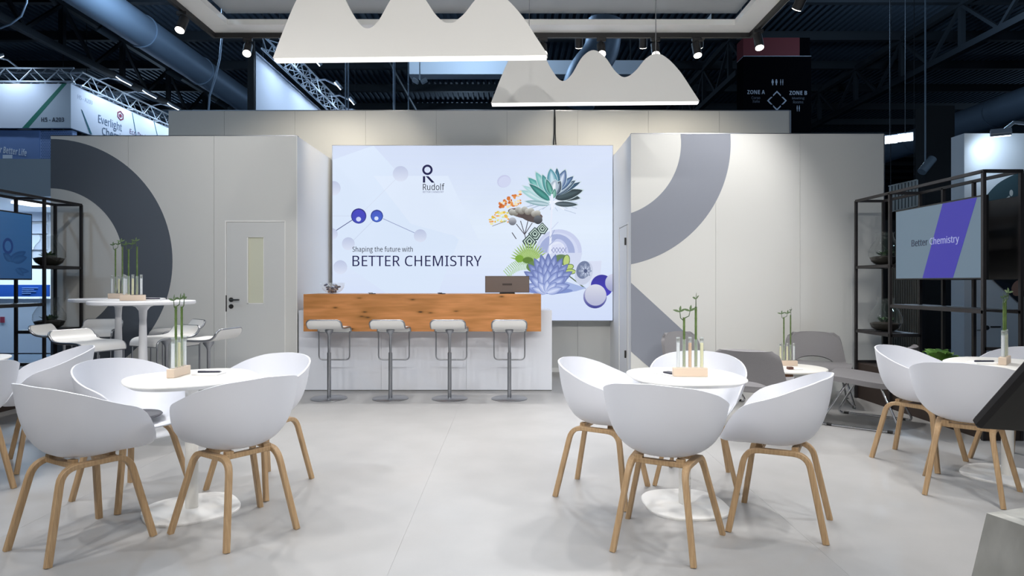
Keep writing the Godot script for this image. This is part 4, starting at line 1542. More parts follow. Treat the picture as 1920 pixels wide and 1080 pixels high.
func lightbox() -> void:
	var d := 8.72
	var x0 := XP(622.5, d)
	var x1 := minf(XP(1150, d), XP(1183, BOX_D) - 0.003)
	var y0 := YP(602, d)
	var y1 := YP(272, d)
	var t := thing("lightbox_sign", "large backlit sign with blue molecule, plants and the words Better Chemistry", "lightbox", Vector3(0, 0, 0))
	slab("housing", Vector3(x0, y0, -d - 0.18), Vector3(x1, y1, -d - 0.006), mat("frame_white"), t)
	for e in [[x0, y0, x0 + 0.007, y1], [x1 - 0.007, y0, x1, y1], [x0, y0, x1, y0 + 0.009], [x0, y1 - 0.009, x1, y1]]:
		slab("edge_profile", Vector3(e[0], e[1], -d - 0.01), Vector3(e[2], e[3], -d + 0.004), mat("alu_edge"), t)
	var m := mat("lightbox_print", Color(0.02, 0.02, 0.02), 0.5)
	m.emission_enabled = true
	m.emission = Color.WHITE
	m.emission_operator = BaseMaterial3D.EMISSION_OP_MULTIPLY
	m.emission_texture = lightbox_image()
	m.emission_energy_multiplier = 1.0
	var st := new_st()
	var v := [Vector3(x0 + 0.006, y0 + 0.006, -d), Vector3(x1 - 0.006, y0 + 0.006, -d), Vector3(x1 - 0.006, y1 - 0.006, -d), Vector3(x0 + 0.006, y1 - 0.006, -d)]
	var uv := [Vector2(0, 1), Vector2(1, 1), Vector2(1, 0), Vector2(0, 0)]
	for i in [0, 2, 1, 0, 3, 2]:
		st.set_uv(uv[i])
		st.add_vertex(v[i])
	obj("lit_screen", st, m, t)
	var xf := Transform3D(Basis.IDENTITY, Vector3(0, 0, -d + 0.003))
	var k := d / F
	text("lettering", "Shaping the future with", XP(661, d), YP(475, d), 113 * k, 13 * k, xf, mat("print_navy"), t)
	text("lettering", "BETTER CHEMISTRY", XP(661, d), YP(499, d), 242 * k, 19.5 * k, xf, mat("print_blue"), t)
	text("lettering", "Rudolf", XP(793, d), YP(356.5, d), 40.5 * k, 12.5 * k, xf, mat("print_navy"), t)
	text("lettering", "BETTER CHEMISTRY", XP(793, d), YP(361.5, d), 39 * k, 3 * k, xf, mat("print_lilac"), t)
	st = new_st()
	var c := Vector2(XP(801.5, d), YP(318.5, d))
	var tx := Transform3D(Basis.IDENTITY, Vector3(0, 0, -d + 0.003))
	prism(st, ring_poly(c, 5.8 * k, 9.7 * k, 0, PI, 24), 0.002, tx)
	prism(st, ring_poly(c, 5.8 * k, 9.7 * k, PI, TAU, 24), 0.002, tx)
	prism(st, rect_poly(XP(793, d), YP(342.5, d), XP(797.2, d), YP(330.5, d)), 0.002, tx)
	prism(st, PackedVector2Array([Vector2(XP(798.3, d), YP(330.5, d)), Vector2(XP(803.5, d), YP(330.5, d)), Vector2(XP(815, d), YP(342.5, d)), Vector2(XP(809.4, d), YP(342.5, d))]), 0.002, tx)
	obj("ring_logo", st, mat("print_blue"), t)
	var l := AreaLight3D.new()
	l.name = "lightbox_light"
	t.add_child(l)
	l.area_size = Vector2(x1 - x0 - 0.1, y1 - y0 - 0.1)
	l.position = Vector3((x0 + x1) * 0.5, (y0 + y1) * 0.5, -d + 0.02)
	l.rotation.y = PI
	l.light_energy = 0.9
	l.light_color = Color(0.88, 0.93, 1.0)
	l.area_range = 20.0
	l.shadow_enabled = true
	# feeding cables
	var cb := thing("power_cable", "pair of dark cables hanging down the wall to the top of the lightbox", "cable")
	for e in [[1039.0, 1037.5], [1041.0, 1042.5]]:
		st = new_st()
		tube(st, [P(1040, 204, WALL_D - 0.03), P(e[0], 225, WALL_D - 0.03), P(e[0], 250, WALL_D - 0.04), Vector3(XP(e[1], 8.85), y1 + 0.002, -8.85)], 0.008, 6)
		obj("cable", st, mat("black_plastic"), cb)

func bar_counter() -> void:
	var t := thing("bar_counter", "bar counter with a knotty oak front above a white panelled base", "counter")
	var x0 := XP(560, BOX_D)
	var x1 := XP(1034.5, BOX_D)
	var ht := YP(582, BOX_D)
	slab("base_core", Vector3(x0 + 0.003, 0.0, -8.05), Vector3(x1 - 0.003, ht - 0.002, -BOX_D - 0.012), mat("joint_grey"), t)
	for e in [[560.0, 715.0], [715.0, 874.5], [874.5, 1034.5]]:
		slab("base_panel", Vector3(XP(e[0], BOX_D) + 0.001, 0.012, -BOX_D - 0.012), Vector3(XP(e[1], BOX_D) - 0.001, ht, -BOX_D), mat("plinth_white"), t)
	slab("base_top", Vector3(x0, ht - 0.02, -8.05), Vector3(x1, ht + 0.001, -BOX_D - 0.013), mat("plinth_white"), t)
	slab("base_end", Vector3(x1 - 0.002, 0.012, -8.05), Vector3(x1 + 0.002, ht, -BOX_D - 0.001), mat("plinth_white"), t)
	var d := 7.2
	var wx0 := XP(569, d)
	var wx1 := XP(1014.5, d)
	var wy0 := YP(621.5, d)
	var wy1 := YP(551.5, d)
	var oak := mat("oak_front", Color.WHITE, 0.45)
	oak.albedo_texture = oak_image()
	var st := new_st()
	st.set_smooth_group(-1)
	var v := [Vector3(wx0, wy0, -d), Vector3(wx1, wy0, -d), Vector3(wx1, wy1, -d), Vector3(wx0, wy1, -d)]
	var vb := [Vector3(wx0, wy0, -d - 0.04), Vector3(wx1, wy0, -d - 0.04), Vector3(wx1, wy1, -d - 0.04), Vector3(wx0, wy1, -d - 0.04)]
	var uv := [Vector2(0, 1), Vector2(1, 1), Vector2(1, 0), Vector2(0, 0)]
	var face := func(pts: Array, us: Array) -> void:
		for i in [0, 2, 1, 0, 3, 2]:
			st.set_uv(us[i])
			st.add_vertex(pts[i])
	face.call(v, uv)
	face.call([vb[1], vb[0], vb[3], vb[2]], uv)
	face.call([v[3], v[2], vb[2], vb[3]], [Vector2(0, 0.1), Vector2(1, 0.1), Vector2(1, 0), Vector2(0, 0)])
	face.call([vb[0], vb[1], v[1], v[0]], [Vector2(0, 1), Vector2(1, 1), Vector2(1, 0.9), Vector2(0, 0.9)])
	face.call([v[1], vb[1], vb[2], v[2]], [Vector2(0.94, 1), Vector2(1, 1), Vector2(1, 0), Vector2(0.94, 0)])
	face.call([vb[0], v[0], v[3], vb[3]], [Vector2(0, 1), Vector2(0.06, 1), Vector2(0.06, 0), Vector2(0, 0)])
	obj("oak_front_board", st, oak, t)
	var plain := mat("oak_plain", rgb(176, 124, 72), 0.5)
	slab("oak_top_board", Vector3(wx0, wy1 - 0.04, -7.78), Vector3(wx1, wy1 - 0.001, -d - 0.041), plain, t)
	for e in [[wx0, wx0 + 0.04], [wx1 - 0.04, wx1]]:
		slab("oak_side_board", Vector3(e[0], ht + 0.002, -7.78), Vector3(e[1], wy1 - 0.041, -BOX_D - 0.001), plain, t)
	slab("support_rail", Vector3(wx0 + 0.05, wy0 + 0.02, -BOX_D + 0.001), Vector3(wx1 - 0.05, wy0 + 0.06, -d - 0.041), plain, t)

func ceiling_frame() -> void:
	var t := structure("ceiling_frame", "white rectangular ceiling frame with black tracks and grey stretched fabric")
	var xl := XP(397, FRAME_D)
	var xr := XP(1413, FRAME_D)
	var w := 0.32
	var y := FRAME_Y
	var zn := 0.85
	slab("frame_beam", Vector3(xl, y, -FRAME_D), Vector3(xr, y + 0.06, -FRAME_D + w), mat("frame_white"), t)
	slab("frame_beam", Vector3(xl, y, zn - w), Vector3(xr, y + 0.06, zn), mat("frame_white"), t)
	slab("frame_beam", Vector3(xl, y, -FRAME_D + w + 0.001), Vector3(xl + w, y + 0.06, zn - w - 0.001), mat("frame_white"), t)
	slab("frame_beam", Vector3(xr - w, y, -FRAME_D + w + 0.001), Vector3(xr, y + 0.06, zn - w - 0.001), mat("frame_white"), t)
	var tr := 0.036
	for e in [[xl + 0.052, -TRACK_D + 0.002, xr - 0.052, -TRACK_D + 0.038], [xl + 0.052, 0.582, xr - 0.052, 0.618], [xl + 0.052, -TRACK_D + 0.04, xl + 0.088, 0.58], [xr - 0.088, -TRACK_D + 0.04, xr - 0.052, 0.58]]:
		slab("light_track", Vector3(e[0], y - 0.05, e[1]), Vector3(e[2], y - 0.001, e[3]), mat("black_metal"), t)
	slab("washer_rail", Vector3(xl + 1.0, y + 0.22, -7.44), Vector3(xr - 0.3, y + 0.25, -7.40), mat("black_metal"), t)
	for e in [xl + 1.2, 0.0, xr - 0.5]:
		slab("washer_bracket", Vector3(e, y + 0.061, -7.43), Vector3(e + 0.03, y + 0.219, -FRAME_D + 0.1), mat("black_metal"), t)
	# stretched fabric inside the frame, hanging slightly between its edges
	var fab := mat("fabric_grey", rgb(176, 180, 182), 0.95)
	fab.backlight_enabled = true
	fab.backlight = Color(0.25, 0.25, 0.25)
	var grid := []
	for j in 25:
		var row := []
		for i in 25:
			var u := i / 24.0
			var v := j / 24.0
			var edge := minf(minf(u, 1 - u), minf(v, 1 - v))
			var dip := 0.05 * minf(1.0, edge * 6.0)
			var scallop := 0.02 * sin(u * 60.0) * sin(v * 66.0) * maxf(0.0, 1.0 - edge * 14.0)
			row.append(Vector3(lerpf(xl + w - 0.03, xr - w + 0.03, u), y + 0.135 - dip + scallop, lerpf(-FRAME_D + w - 0.03, zn - w + 0.03, v)))
		grid.append(row)
	var st := new_st()
	shell(st, grid, 0.003)
	obj("stretched_fabric", st, fab, t)
	for e in [[xl + 0.2, -6.9], [xr - 0.2, -6.9], [xl + 0.2, 0.6], [xr - 0.2, 0.6]]:
		st = new_st()
		tube(st, [Vector3(e[0], y + 0.06, e[1]), Vector3(e[0], 8.4, e[1])], 0.006, 6)
		obj("suspension_wire", st, mat("cable_grey"), t)

func yaw(a: float, b: float) -> float:
	# facing direction (a to the side, b away from the viewer) for things whose front is +z
	return atan2(a, -b)

func furniture() -> void:
	squircle_table("meeting_table", "white rounded table with a pen on a notepad, in front of the grey door", -1.79, 3.556, 0.335, 1.0, 0.62, 0.245)
	squircle_table("meeting_table", "white rounded table in front of the slanted grey wall stripe", 0.985, 3.63, 0.315, 1.07, 0.05, 0.233)
	squircle_table("meeting_table", "white rounded table beside the black shelf with the violet striped screen", 3.24, 4.16, 0.34, 1.0, 0.7, 0.25)
	squircle_table("meeting_table", "white rounded table beside the black shelf with the blue screen", -3.86, 4.35, 0.335, 1.0, 0.4, 0.245)
	var g1 := "tub chairs at the table in front of the door"
	var g2 := "tub chairs at the table in front of the slanted stripe"
	var g3 := "tub chairs at the table by the violet screen"
	var g0 := "tub chairs at the table by the blue screen"
	var ch := tub_chair()
	var list := [
		[-2.108, 3.126, 0.211, 0.378, "white tub chair at the notepad table, its back to the blue screen shelf", g1],
		[-1.412, 3.278, -0.348, 0.273, "white tub chair at the notepad table, its back turned to the open floor", g1],
		[-2.262, 3.778, 0.414, -0.155, "white tub chair with dark seat pad showing, between notepad table and high tables", g1],
		[-1.564, 3.975, -0.41, -0.91, "white tub chair behind the notepad table, towards the bar stools", g1],
		[-3.285, 4.52, -0.74, -0.67, "white tub chair at the table by the blue screen, its inside partly seen", g0],
		[-3.37, 3.87, -0.88, 0.47, "white tub chair cut by the picture edge, its back to the notepad table", g0],
		[0.554, 3.835, 0.386, -0.19, "white tub chair beside the open floor at the table before the slanted stripe", g2],
		[0.75, 3.13, 0.201, 0.397, "white tub chair with its back fully turned to the viewer, hiding the table column", g2],
		[1.40, 3.357, -0.373, 0.207, "white tub chair seen from its side, backed by the chrome lounge chair", g2],
		[1.19, 4.09, -0.329, -0.945, "white tub chair facing the viewer behind the table before the slanted stripe", g2],
		[2.90, 4.53, 0.26, -0.355, "white tub chair between grey lounge chair and the table by the violet screen", g3],
		[2.763, 3.862, 0.65, 0.76, "white tub chair with its back to the viewer, half behind the black tablet", g3],
		[3.60, 4.47, -0.89, -0.456, "white tub chair behind the table by the violet screen, facing the viewer", g3]]
	for i in list.size():
		var q: Array = list[i]
		if i == 0:
			ch.position = Vector3(q[0], 0, -q[1])
			ch.rotation.y = yaw(q[2], q[3])
			tag(ch, q[4], "chair", q[5])
		else:
			dup(ch, Vector3(q[0], 0, -q[1]), yaw(q[2], q[3]), q[4], q[5])
	# bar stools at the counter
	var bs := bar_stool()
	var gs := "white bar stools along the oak counter"
	var ord := ["first bar stool at the oak counter, under the glass bowl end", "second bar stool at the oak counter, counted from the glass bowl end", "third bar stool at the oak counter, counted from the glass bowl end", "fourth bar stool at the oak counter, under the monitor"]
	var sx := [617.0, 732.0, 843.0, 955.0]
	for i in 4:
		var p := Vector3(XP(sx[i], 6.93), 0, -6.93)
		if i == 0:
			bs.position = p
			bs.rotation.y = PI
			tag(bs, ord[i], "stool", gs)
		else:
			dup(bs, p, PI, ord[i], gs)
	# standing tables with stools
	high_table("white round standing table beside the grey door, closer to the notepad table", XP(268, 5.36), 5.36)
	high_table("white round standing table farther back, next to the black shelf", XP(222, 6.1), 6.1)
	var gh := "white bar stools around the standing tables"
	for q in [[391.0, 5.55, -0.98, 0.15, "white bar stool with its upturned back towards the grey door"], [312.0, 5.75, -0.45, -0.9, "white bar stool facing the viewer at the standing table"], [334.0, 6.65, -0.7, -0.75, "white bar stool behind another one, close to the dark half ring"],
			[163.0, 5.3, 0.85, -0.35, "white bar stool with its seat turned to the standing table, in front of two others"], [120.0, 6.0, 0.98, 0.1, "white bar stool beside the lower glass terrarium"], [183.0, 6.7, 0.3, -0.95, "white bar stool between the farther standing table and the half ring wall"]]:
		dup(bs, Vector3(XP(q[0], q[1]), 0, -q[1]), yaw(q[2], q[3]), q[4], gh)
	# lounge corner
	var lc := lounge_chair()
	var gl := "grey lounge chairs around the low table"
	var ll := [[3.19, 5.75, -0.75, 0.62, "grey felt lounge chair on chrome sled runners seen from its side"], [3.22, 6.74, -0.35, -0.93, "grey felt lounge chair facing the viewer against the pale wall"], [2.08, 5.5, 0.5, 0.86, "dark grey lounge chair with its back to the viewer behind the tub chairs"], [2.03, 6.78, 0.55, -0.83, "grey lounge chair of which only the back top shows behind the test tubes"]]
	for i in ll.size():
		var q: Array = ll[i]
		if i == 0:
			lc.position = Vector3(q[0], 0, -q[1])
			lc.rotation.y = yaw(q[2], q[3])
			tag(lc, q[4], "chair", gl)
		else:
			dup(lc, Vector3(q[0], 0, -q[1]), yaw(q[2], q[3]), q[4], gl)
	var t := thing("coffee_table", "low round white table with wooden legs between the lounge chairs", "table", Vector3(2.66, 0, -6.12))
	var st := new_st()
	lathe(st, [Vector2(0.0, 0.428), Vector2(0.335, 0.428), Vector2(0.345, 0.436), Vector2(0.345, 0.446), Vector2(0.34, 0.45), Vector2(0.0, 0.45)], 48, Vector3.ZERO, 0.85)
	obj("table_top", st, mat("table_white"), t)
	for k in 4:
		var a := 0.5 + k * PI / 2
		st = new_st()
		bar(st, Vector3(cos(a) * 0.26, 0.0, sin(a) * 0.26), Vector3(cos(a) * 0.17, 0.428, sin(a) * 0.17), 0.05, 0.025)
		obj("leg", st, mat("walnut_leg", rgb(132, 94, 66), 0.5), t)

func shelves() -> void:
	black_shelf(1.0, 3.78, "black steel shelf frame carrying the violet striped screen and glass terrariums")
	black_shelf(-1.0, -4.97, "black steel shelf frame carrying the blue screen, in front of the half ring")
	terrarium("round glass terrarium on the upper board beside the violet striped screen", Vector3(3.94, 1.452, -6.72), 1)
	terrarium("round glass terrarium on the lower board below the violet striped screen", Vector3(3.92, 0.757, -6.68), 2)
	terrarium("round glass terrarium on the upper board beside the blue screen", Vector3(-5.13, 1.452, -7.05), 3)
	terrarium("round glass terrarium on the lower board below the blue screen, behind bar stools", Vector3(-5.11, 0.757, -7.03), 4)
	# screen with violet band
	var x := 3.815
	var face := x - 0.0265
	var t := tv("television with a violet band and the words Better Chemistry", x, 5.12, 6.29, 1.292, 1.975, -1.0, glow("screen_slate", rgb(102, 124, 142), 0.85))
	var band := PackedVector2Array()
	for q in [[1730.0, 0.0], [1787.0, 0.0], [1832.0, 1.0], [1768.0, 1.0]]:
		band.append(Vector2(-face * F / (q[0] - 960.0), lerpf(1.307, 1.960, q[1])))
	var st := new_st()
	# reader looks towards +x: right is +z
	var xf := Transform3D(Basis(Vector3(0, 0, 1), Vector3.UP, Vector3(-1, 0, 0)), Vector3(face - 0.0016, 0, 0))
	prism(st, band, 0.002, xf)
	obj("screen_band", st, glow("screen_violet", rgb(56, 50, 170), 0.8), t)
	var zt := func(px: float) -> float: return -face * F / (px - 960.0)
	var tf := Transform3D(Basis(Vector3(0, 0, 1), Vector3.UP, Vector3(-1, 0, 0)), Vector3(face - 0.004, 0, 0))
	text("screen_lettering", "Better", zt.call(1710.0), 1.605, zt.call(1740.0) - zt.call(1710.0), 0.062, tf, mat("print_navy_screen", rgb(40, 44, 70), 0.5), t)
	text("screen_lettering", "Chemistry", zt.call(1744.0), 1.590, zt.call(1799.0) - zt.call(1744.0), 0.082, tf, glow("screen_letters", rgb(170, 176, 226), 0.8), t)
	var l := AreaLight3D.new()
	l.name = "screen_light"
	t.add_child(l)
	l.area_size = Vector2(1.1, 0.62)
	l.transform = Transform3D(Basis.looking_at(Vector3(-1, 0, 0), Vector3.UP), Vector3(face - 0.02, 1.63, -5.7))
	l.light_energy = 0.05
	l.light_color = Color(0.6, 0.65, 1.0)
	l.shadow_enabled = true
	tv("second television with black back, mounted behind the violet striped one", 4.16, 5.12, 6.3, 1.29, 1.975, 1.0, mat("screen_off", rgb(8, 8, 10), 0.2))
	# blue screen
	var c := Canvas.new(0, 0, 160, 90, 4.0, rgb(42, 84, 132))
	for k in 12:
		c.im.fill_rect(Rect2i(0, k * 30, 640, 30), rgb(46, 90, 138).lerp(rgb(40, 78, 124), k / 11.0))
	c.ellipse(118, 46, 9, 11, rgb(22, 52, 104))
	c.ellipse(118, 46, 5.5, 7, rgb(44, 86, 134))
	c.petal(120, 66, 150, 52, 12, rgb(24, 60, 104), rgb(34, 72, 116), rgb(24, 60, 104))
	c.petal(126, 66, 152, 60, 12, rgb(24, 60, 104), rgb(34, 72, 116), rgb(24, 60, 104))
	c.petal(124, 66, 110, 56, 10, rgb(24, 60, 104), rgb(34, 72, 116), rgb(24, 60, 104))
	c.petal(130, 78, 156, 80, 8, rgb(26, 62, 106), rgb(36, 74, 118), rgb(26, 62, 106))
	c.petal(132, 76, 146, 86, 8, rgb(26, 62, 106), rgb(36, 74, 118), rgb(26, 62, 106))
	var m := mat("screen_blue", Color(0.02, 0.02, 0.02), 0.3)
	m.emission_enabled = true
	m.emission = Color.WHITE
	m.emission_operator = BaseMaterial3D.EMISSION_OP_MULTIPLY
	m.emission_texture = c.tex()
	m.emission_energy_multiplier = 0.85
	var t2 := tv("television with a deep blue picture on the black shelf", -5.0, 5.4, 6.6, 1.292, 1.975, 1.0, m)
	var l2 := AreaLight3D.new()
	l2.name = "screen_light"
	t2.add_child(l2)
	l2.area_size = Vector2(1.1, 0.62)
	l2.transform = Transform3D(Basis.looking_at(Vector3(1, 0, 0), Vector3.UP), Vector3(-4.95, 1.63, -6.0))
	l2.light_energy = 0.05
	l2.light_color = Color(0.5, 0.7, 1.0)
	l2.shadow_enabled = true
	# leafy plant growing from the shelf plinth
	var pl := thing("potted_plant", "broad leaved green plant at the foot of the shelf below the violet screen", "plant", Vector3(3.93, 0.386, -5.85))
	st = new_st()
	lathe(st, [Vector2(0.07, 0.0), Vector2(0.10, 0.10), Vector2(0.09, 0.10), Vector2(0.0, 0.09)], 24, Vector3.ZERO, 0.5)
	obj("pot", st, mat("black_plastic"), pl)
	var rng := RandomNumberGenerator.new()
	rng.seed = 31
	for k in 11:
		var a := k * TAU / 11.0 + rng.randf_range(-0.2, 0.2)
		var dir := Vector3(cos(a) * 0.55, 0, sin(a))
		var ln := rng.randf_range(0.18, 0.27)
		var up := rng.randf_range(0.10, 0.20)
		var side := dir.cross(Vector3.UP).normalized() * rng.randf_range(0.05, 0.075)
		var rows := []
		for q in 9:
			var f := q / 8.0
			var cpt := Vector3(0, 0.08, 0) + dir * ln * f + Vector3(0, up * sin(f * PI * 0.62), 0)
			var ww := side * pow(sin(PI * (0.08 + 0.92 * f)), 0.7) * (1.0 if q % 2 == 0 else 0.82)
			rows.append([cpt - ww, cpt - ww * 0.5 + Vector3(0, -0.008, 0), cpt + Vector3(0, -0.015, 0), cpt + ww * 0.5 + Vector3(0, -0.008, 0), cpt + ww])
		st = new_st()
		shell(st, rows, 0.0012)
		obj("leaf", st, mat("plant_green", rgb(104, 150, 66), 0.45) if k % 3 else mat("plant_green_light", rgb(150, 190, 110), 0.45), pl)

func flood(label: String, at: Vector3, aim: Vector3, arm_from: Vector3, energy: float, size: Vector2, group: String, arm := "truss_alu") -> void:
	var t := thing("flood_lamp", label, "lamp", at, 0.0, group)
	var dir := (aim - at).normalized()
	var b := Basis.looking_at(dir, Vector3.UP)
	var st := new_st()
	tube(st, [arm_from - at, (arm_from - at) * 0.5 + Vector3(0, 0.10 if arm_from.y - at.y < 2.0 else 0.0, 0), Vector3(0, 0.02, 0)], 0.025 if arm_from.y - at.y < 2.0 else 0.009, 6)
	obj("lamp_arm", st, mat(arm), t)
	st = new_st()
	box(st, -dir * 0.05, Vector3(size.x, size.y, 0.07), 0.01, b)
	obj("lamp_housing", st, mat("truss_alu"), t)
	st = new_st()
	box(st, -dir * 0.005, Vector3(size.x * 0.92, size.y * 0.9, 0.014), 0.0, b)
	obj("lamp_glass", st, glow("flood_glow", Color(0.90, 0.96, 1.0), 7.0), t)
	var l := SpotLight3D.new()
	l.name = "flood_light"
	t.add_child(l)
	l.transform = Transform3D(b, dir * 0.03)
	l.light_energy = energy
	l.light_color = Color(0.80, 0.90, 1.0)
	l.light_size = 0.1
	l.spot_angle = 70.0
	l.spot_angle_attenuation = 0.8
	l.spot_range = 20.0
	l.spot_attenuation = 2.0
	l.shadow_enabled = true

func neighbours() -> void:
	# corner banner with green stripe
	var d := 17.2
	var cx := XP(133, d)
	var y1 := YP(157, d)
	var y0 := YP(240, d)
	var x_left := -17.0
	var d_far := 23.0
	var t := thing("corner_banner", "white corner banner with a green stripe and the text H5 - A203", "banner")
	slab("front_face", Vector3(x_left, y0, -d - 0.08), Vector3(cx, y1, -d), mat("banner_white"), t)
	slab("side_face", Vector3(cx - 0.08, y0, -d_far), Vector3(cx, y1, -d - 0.081), mat("banner_white"), t)
	var st := new_st()
	var tf := Transform3D(Basis.IDENTITY, Vector3(0, 0, -d + 0.006))
	prism(st, PackedVector2Array([Vector2(XP(42, d), y0), Vector2(XP(54, d), y0), Vector2(XP(126, d), y1), Vector2(XP(117, d), y1)]), 0.01, tf)
	obj("green_stripe", st, mat("stripe_green", rgb(40, 118, 100), 0.7), t)
	st = new_st()
	prism(st, PackedVector2Array([Vector2(XP(54, d), y0), Vector2(cx, y0), Vector2(cx, y1), Vector2(XP(126, d), y1)]), 0.006, tf)
	obj("grey_field", st, mat("banner_grey", rgb(188, 196, 206), 0.8), t)
	text("lettering", "H5 - A203", XP(78, d), YP(228.5, d), 43 * d / F, 8 * d / F, Transform3D(Basis.IDENTITY, Vector3(0, 0, -d + 0.015)), mat("letters_grey", rgb(70, 76, 90), 0.7), t, true)
	var sf := Transform3D(Basis(Vector3(0, 0, -1), Vector3.UP, Vector3(1, 0, 0)), Vector3(cx + 0.008, 0, 0))
	var along := func(px: float) -> float: return cx * F / (px - 960.0)
	var ylev := func(px: float, py: float) -> float: return EYE - (py - HY) * along.call(px) / F
	var put_side := func(s: String, pa: float, pb: float, ptop: float, pbot: float, m: Material) -> void:
		text("lettering", s, along.call(pa), ylev.call(pa, pbot), along.call(pb) - along.call(pa), ylev.call(pa, ptop) - ylev.call(pa, pbot), sf, m, t)
	put_side.call("H5 - A203", 145.0, 173.0, 177.0, 185.0, mat("letters_pale", rgb(186, 192, 208), 0.7))
	put_side.call("Everlight", 184.0, 228.0, 214.0, 234.0, mat("letters_slate", rgb(92, 112, 136), 0.7))
	put_side.call("Chemical", 191.0, 240.0, 237.0, 252.0, mat("letters_slate"))
	put_side.call("Eco Dyeing", 243.0, 281.0, 241.0, 253.0, mat("letters_plum", rgb(116, 86, 122), 0.7))
	st = new_st()
	var hx := Vector2(along.call(225.5), ylev.call(225.5, 217.0))
	for k in 2:
		var hex := PackedVector2Array()
		for i in 6:
			hex.append(hx + Vector2(cos(PI / 6 + i * PI / 3) * 0.17, sin(PI / 6 + i * PI / 3) * 0.15) * (1.0 if k == 0 else 0.42))
		var inner := PackedVector2Array()
		if k == 0:
			for i in 6:
				var a1 := hex[i]
				var b1 := hex[(i + 1) % 6]
				prism(st, PackedVector2Array([a1, b1, hx.lerp(b1, 0.74), hx.lerp(a1, 0.74)]), 0.01, sf)
		else:
			prism(st, hex, 0.01, sf)
	obj("hexagon_logo", st, mat("logo_plum", rgb(128, 50, 72), 0.7), t)
	st = new_st()
	prism(st, PackedVector2Array([Vector2(along.call(152.0), ylev.call(152.0, 205.0)), Vector2(along.call(154.0), ylev.call(154.0, 208.0)), Vector2(along.call(172.0), ylev.call(172.0, 252.0)), Vector2(along.call(168.0), ylev.call(168.0, 250.0))]), 0.01, sf)
	obj("green_stripe", st, mat("stripe_teal", rgb(40, 110, 122), 0.7), t)
	for q in [[247.0, 211.0, 255.0, 256.0], [288.0, 228.0, 295.0, 257.0]]:
		st = new_st()
		prism(st, PackedVector2Array([Vector2(along.call(q[0]), ylev.call(q[0], q[1])), Vector2(along.call(q[0] + 0.8), ylev.call(q[0], q[1])), Vector2(along.call(q[2] + 0.8), ylev.call(q[2], q[3])), Vector2(along.call(q[2]), ylev.call(q[2], q[3]))]), 0.01, sf)
		obj("thin_stripe", st, mat("stripe_teal"), t)
	# trusses carrying the banner
	var ty := YP(141, d)
	box_truss("aluminium truss above the banner face reading H5 - A203", Vector3(x_left, ty, -d - 0.15), Vector3(cx + 0.1, ty, -d - 0.15), 0.36, mat("truss_alu"))
	box_truss("aluminium truss running back above the Everlight side of the banner", Vector3(cx - 0.1, ty, -d - 0.35), Vector3(cx - 0.1, ty, -d_far), 0.36, mat("truss_alu"))
	var gf := "flood lamps on arms along the banner truss"
	for q in [18.3, 19.6, 21.0, 22.4]:
		flood("flood lamp on an arm along the Everlight side of the banner truss", Vector3(cx + 0.75, ty + 0.18, -q), Vector3(cx, ty - 0.9, -q), Vector3(cx - 0.1, ty + 0.2, -q), 1.7, Vector2(0.5, 0.22), gf)
	for q in [-15.8, -13.4]:
		flood("flood lamp on an arm in front of the banner face reading H5 - A203", Vector3(q, ty + 0.22, -d + 0.75), Vector3(q, ty - 0.9, -d), Vector3(q, ty + 0.2, -d - 0.15), 1.7, Vector2(0.45, 0.2), gf)
	# blue board below the banner
	var bb := thing("blue_board", "blue board below the banner with the words Better Life and a dotted panel", "board")
	var yb1 := YP(241, d)
	var yb0 := YP(298, d)
	var xs := XP(58, d - 0.2)
	slab("board_face", Vector3(x_left, yb0, -d - 0.3), Vector3(xs, yb1 - 0.02, -d - 0.1), mat("board_blue", rgb(120, 146, 196), 0.6), bb)
	slab("dotted_panel", Vector3(xs, yb0, -d - 0.3), Vector3(XP(130, d), yb1 - 0.02, -d - 0.12), mat("board_pale", rgb(150, 172, 214), 0.6), bb)
	st = new_st()
	for j in 17:
		for i in 21:
			var p := Vector3(xs + 0.05 + i * 0.048, yb0 + 0.04 + j * 0.045, -d - 0.118)
			if p.x < XP(128, d):
				box(st, p + Vector3(0.024 * (j % 2), 0, 0), Vector3(0.022, 0.022, 0.006))
	var dots := obj("dots", st, mat("dot_blue", rgb(70, 96, 156), 0.6), bb)
	dots.set_meta("kind", "stuff")
	text("lettering", "r Better Life", 0.0, 0.0, 50 * d / F, 13 * d / F, Transform3D(Basis(Vector3(0, 0, 1), -0.13), Vector3(XP(-5, d), YP(285, d), -d - 0.085)), mat("letters_white", rgb(232, 238, 248), 0.6), bb, true)
	slab("white_label", Vector3(XP(0, d), YP(296, d), -d - 0.099), Vector3(XP(18, d), YP(289, d), -d - 0.09), mat("letters_white"), bb)
	# neighbouring booth beyond the blue screen shelf
	var nb := thing("neighbour_booth", "pale neighbouring booth with lit interior seen through the shelf with the blue screen", "booth")
	var dn := 10.2
	slab("fascia", Vector3(-13.0, YP(368, dn), -dn - 0.1), Vector3(-6.2, YP(298, dn), -dn), mat("fascia_blue", rgb(196, 208, 216), 0.7), nb)
	slab("ceiling_panel", Vector3(-13.0, YP(368, dn), -dn - 2.4), Vector3(-6.2, YP(368, dn) + 0.04, -dn - 0.1), mat("wall_white"), nb)
	slab("back_panel", Vector3(-13.0, 0, -dn - 2.45), Vector3(-6.2, YP(368, dn), -dn - 2.4), mat("wall_white"), nb)
	slab("side_panel", Vector3(-6.2, 0, -dn - 2.45), Vector3(-6.15, YP(368, dn), -dn), mat("wall_white"), nb)
	var di := 12.55
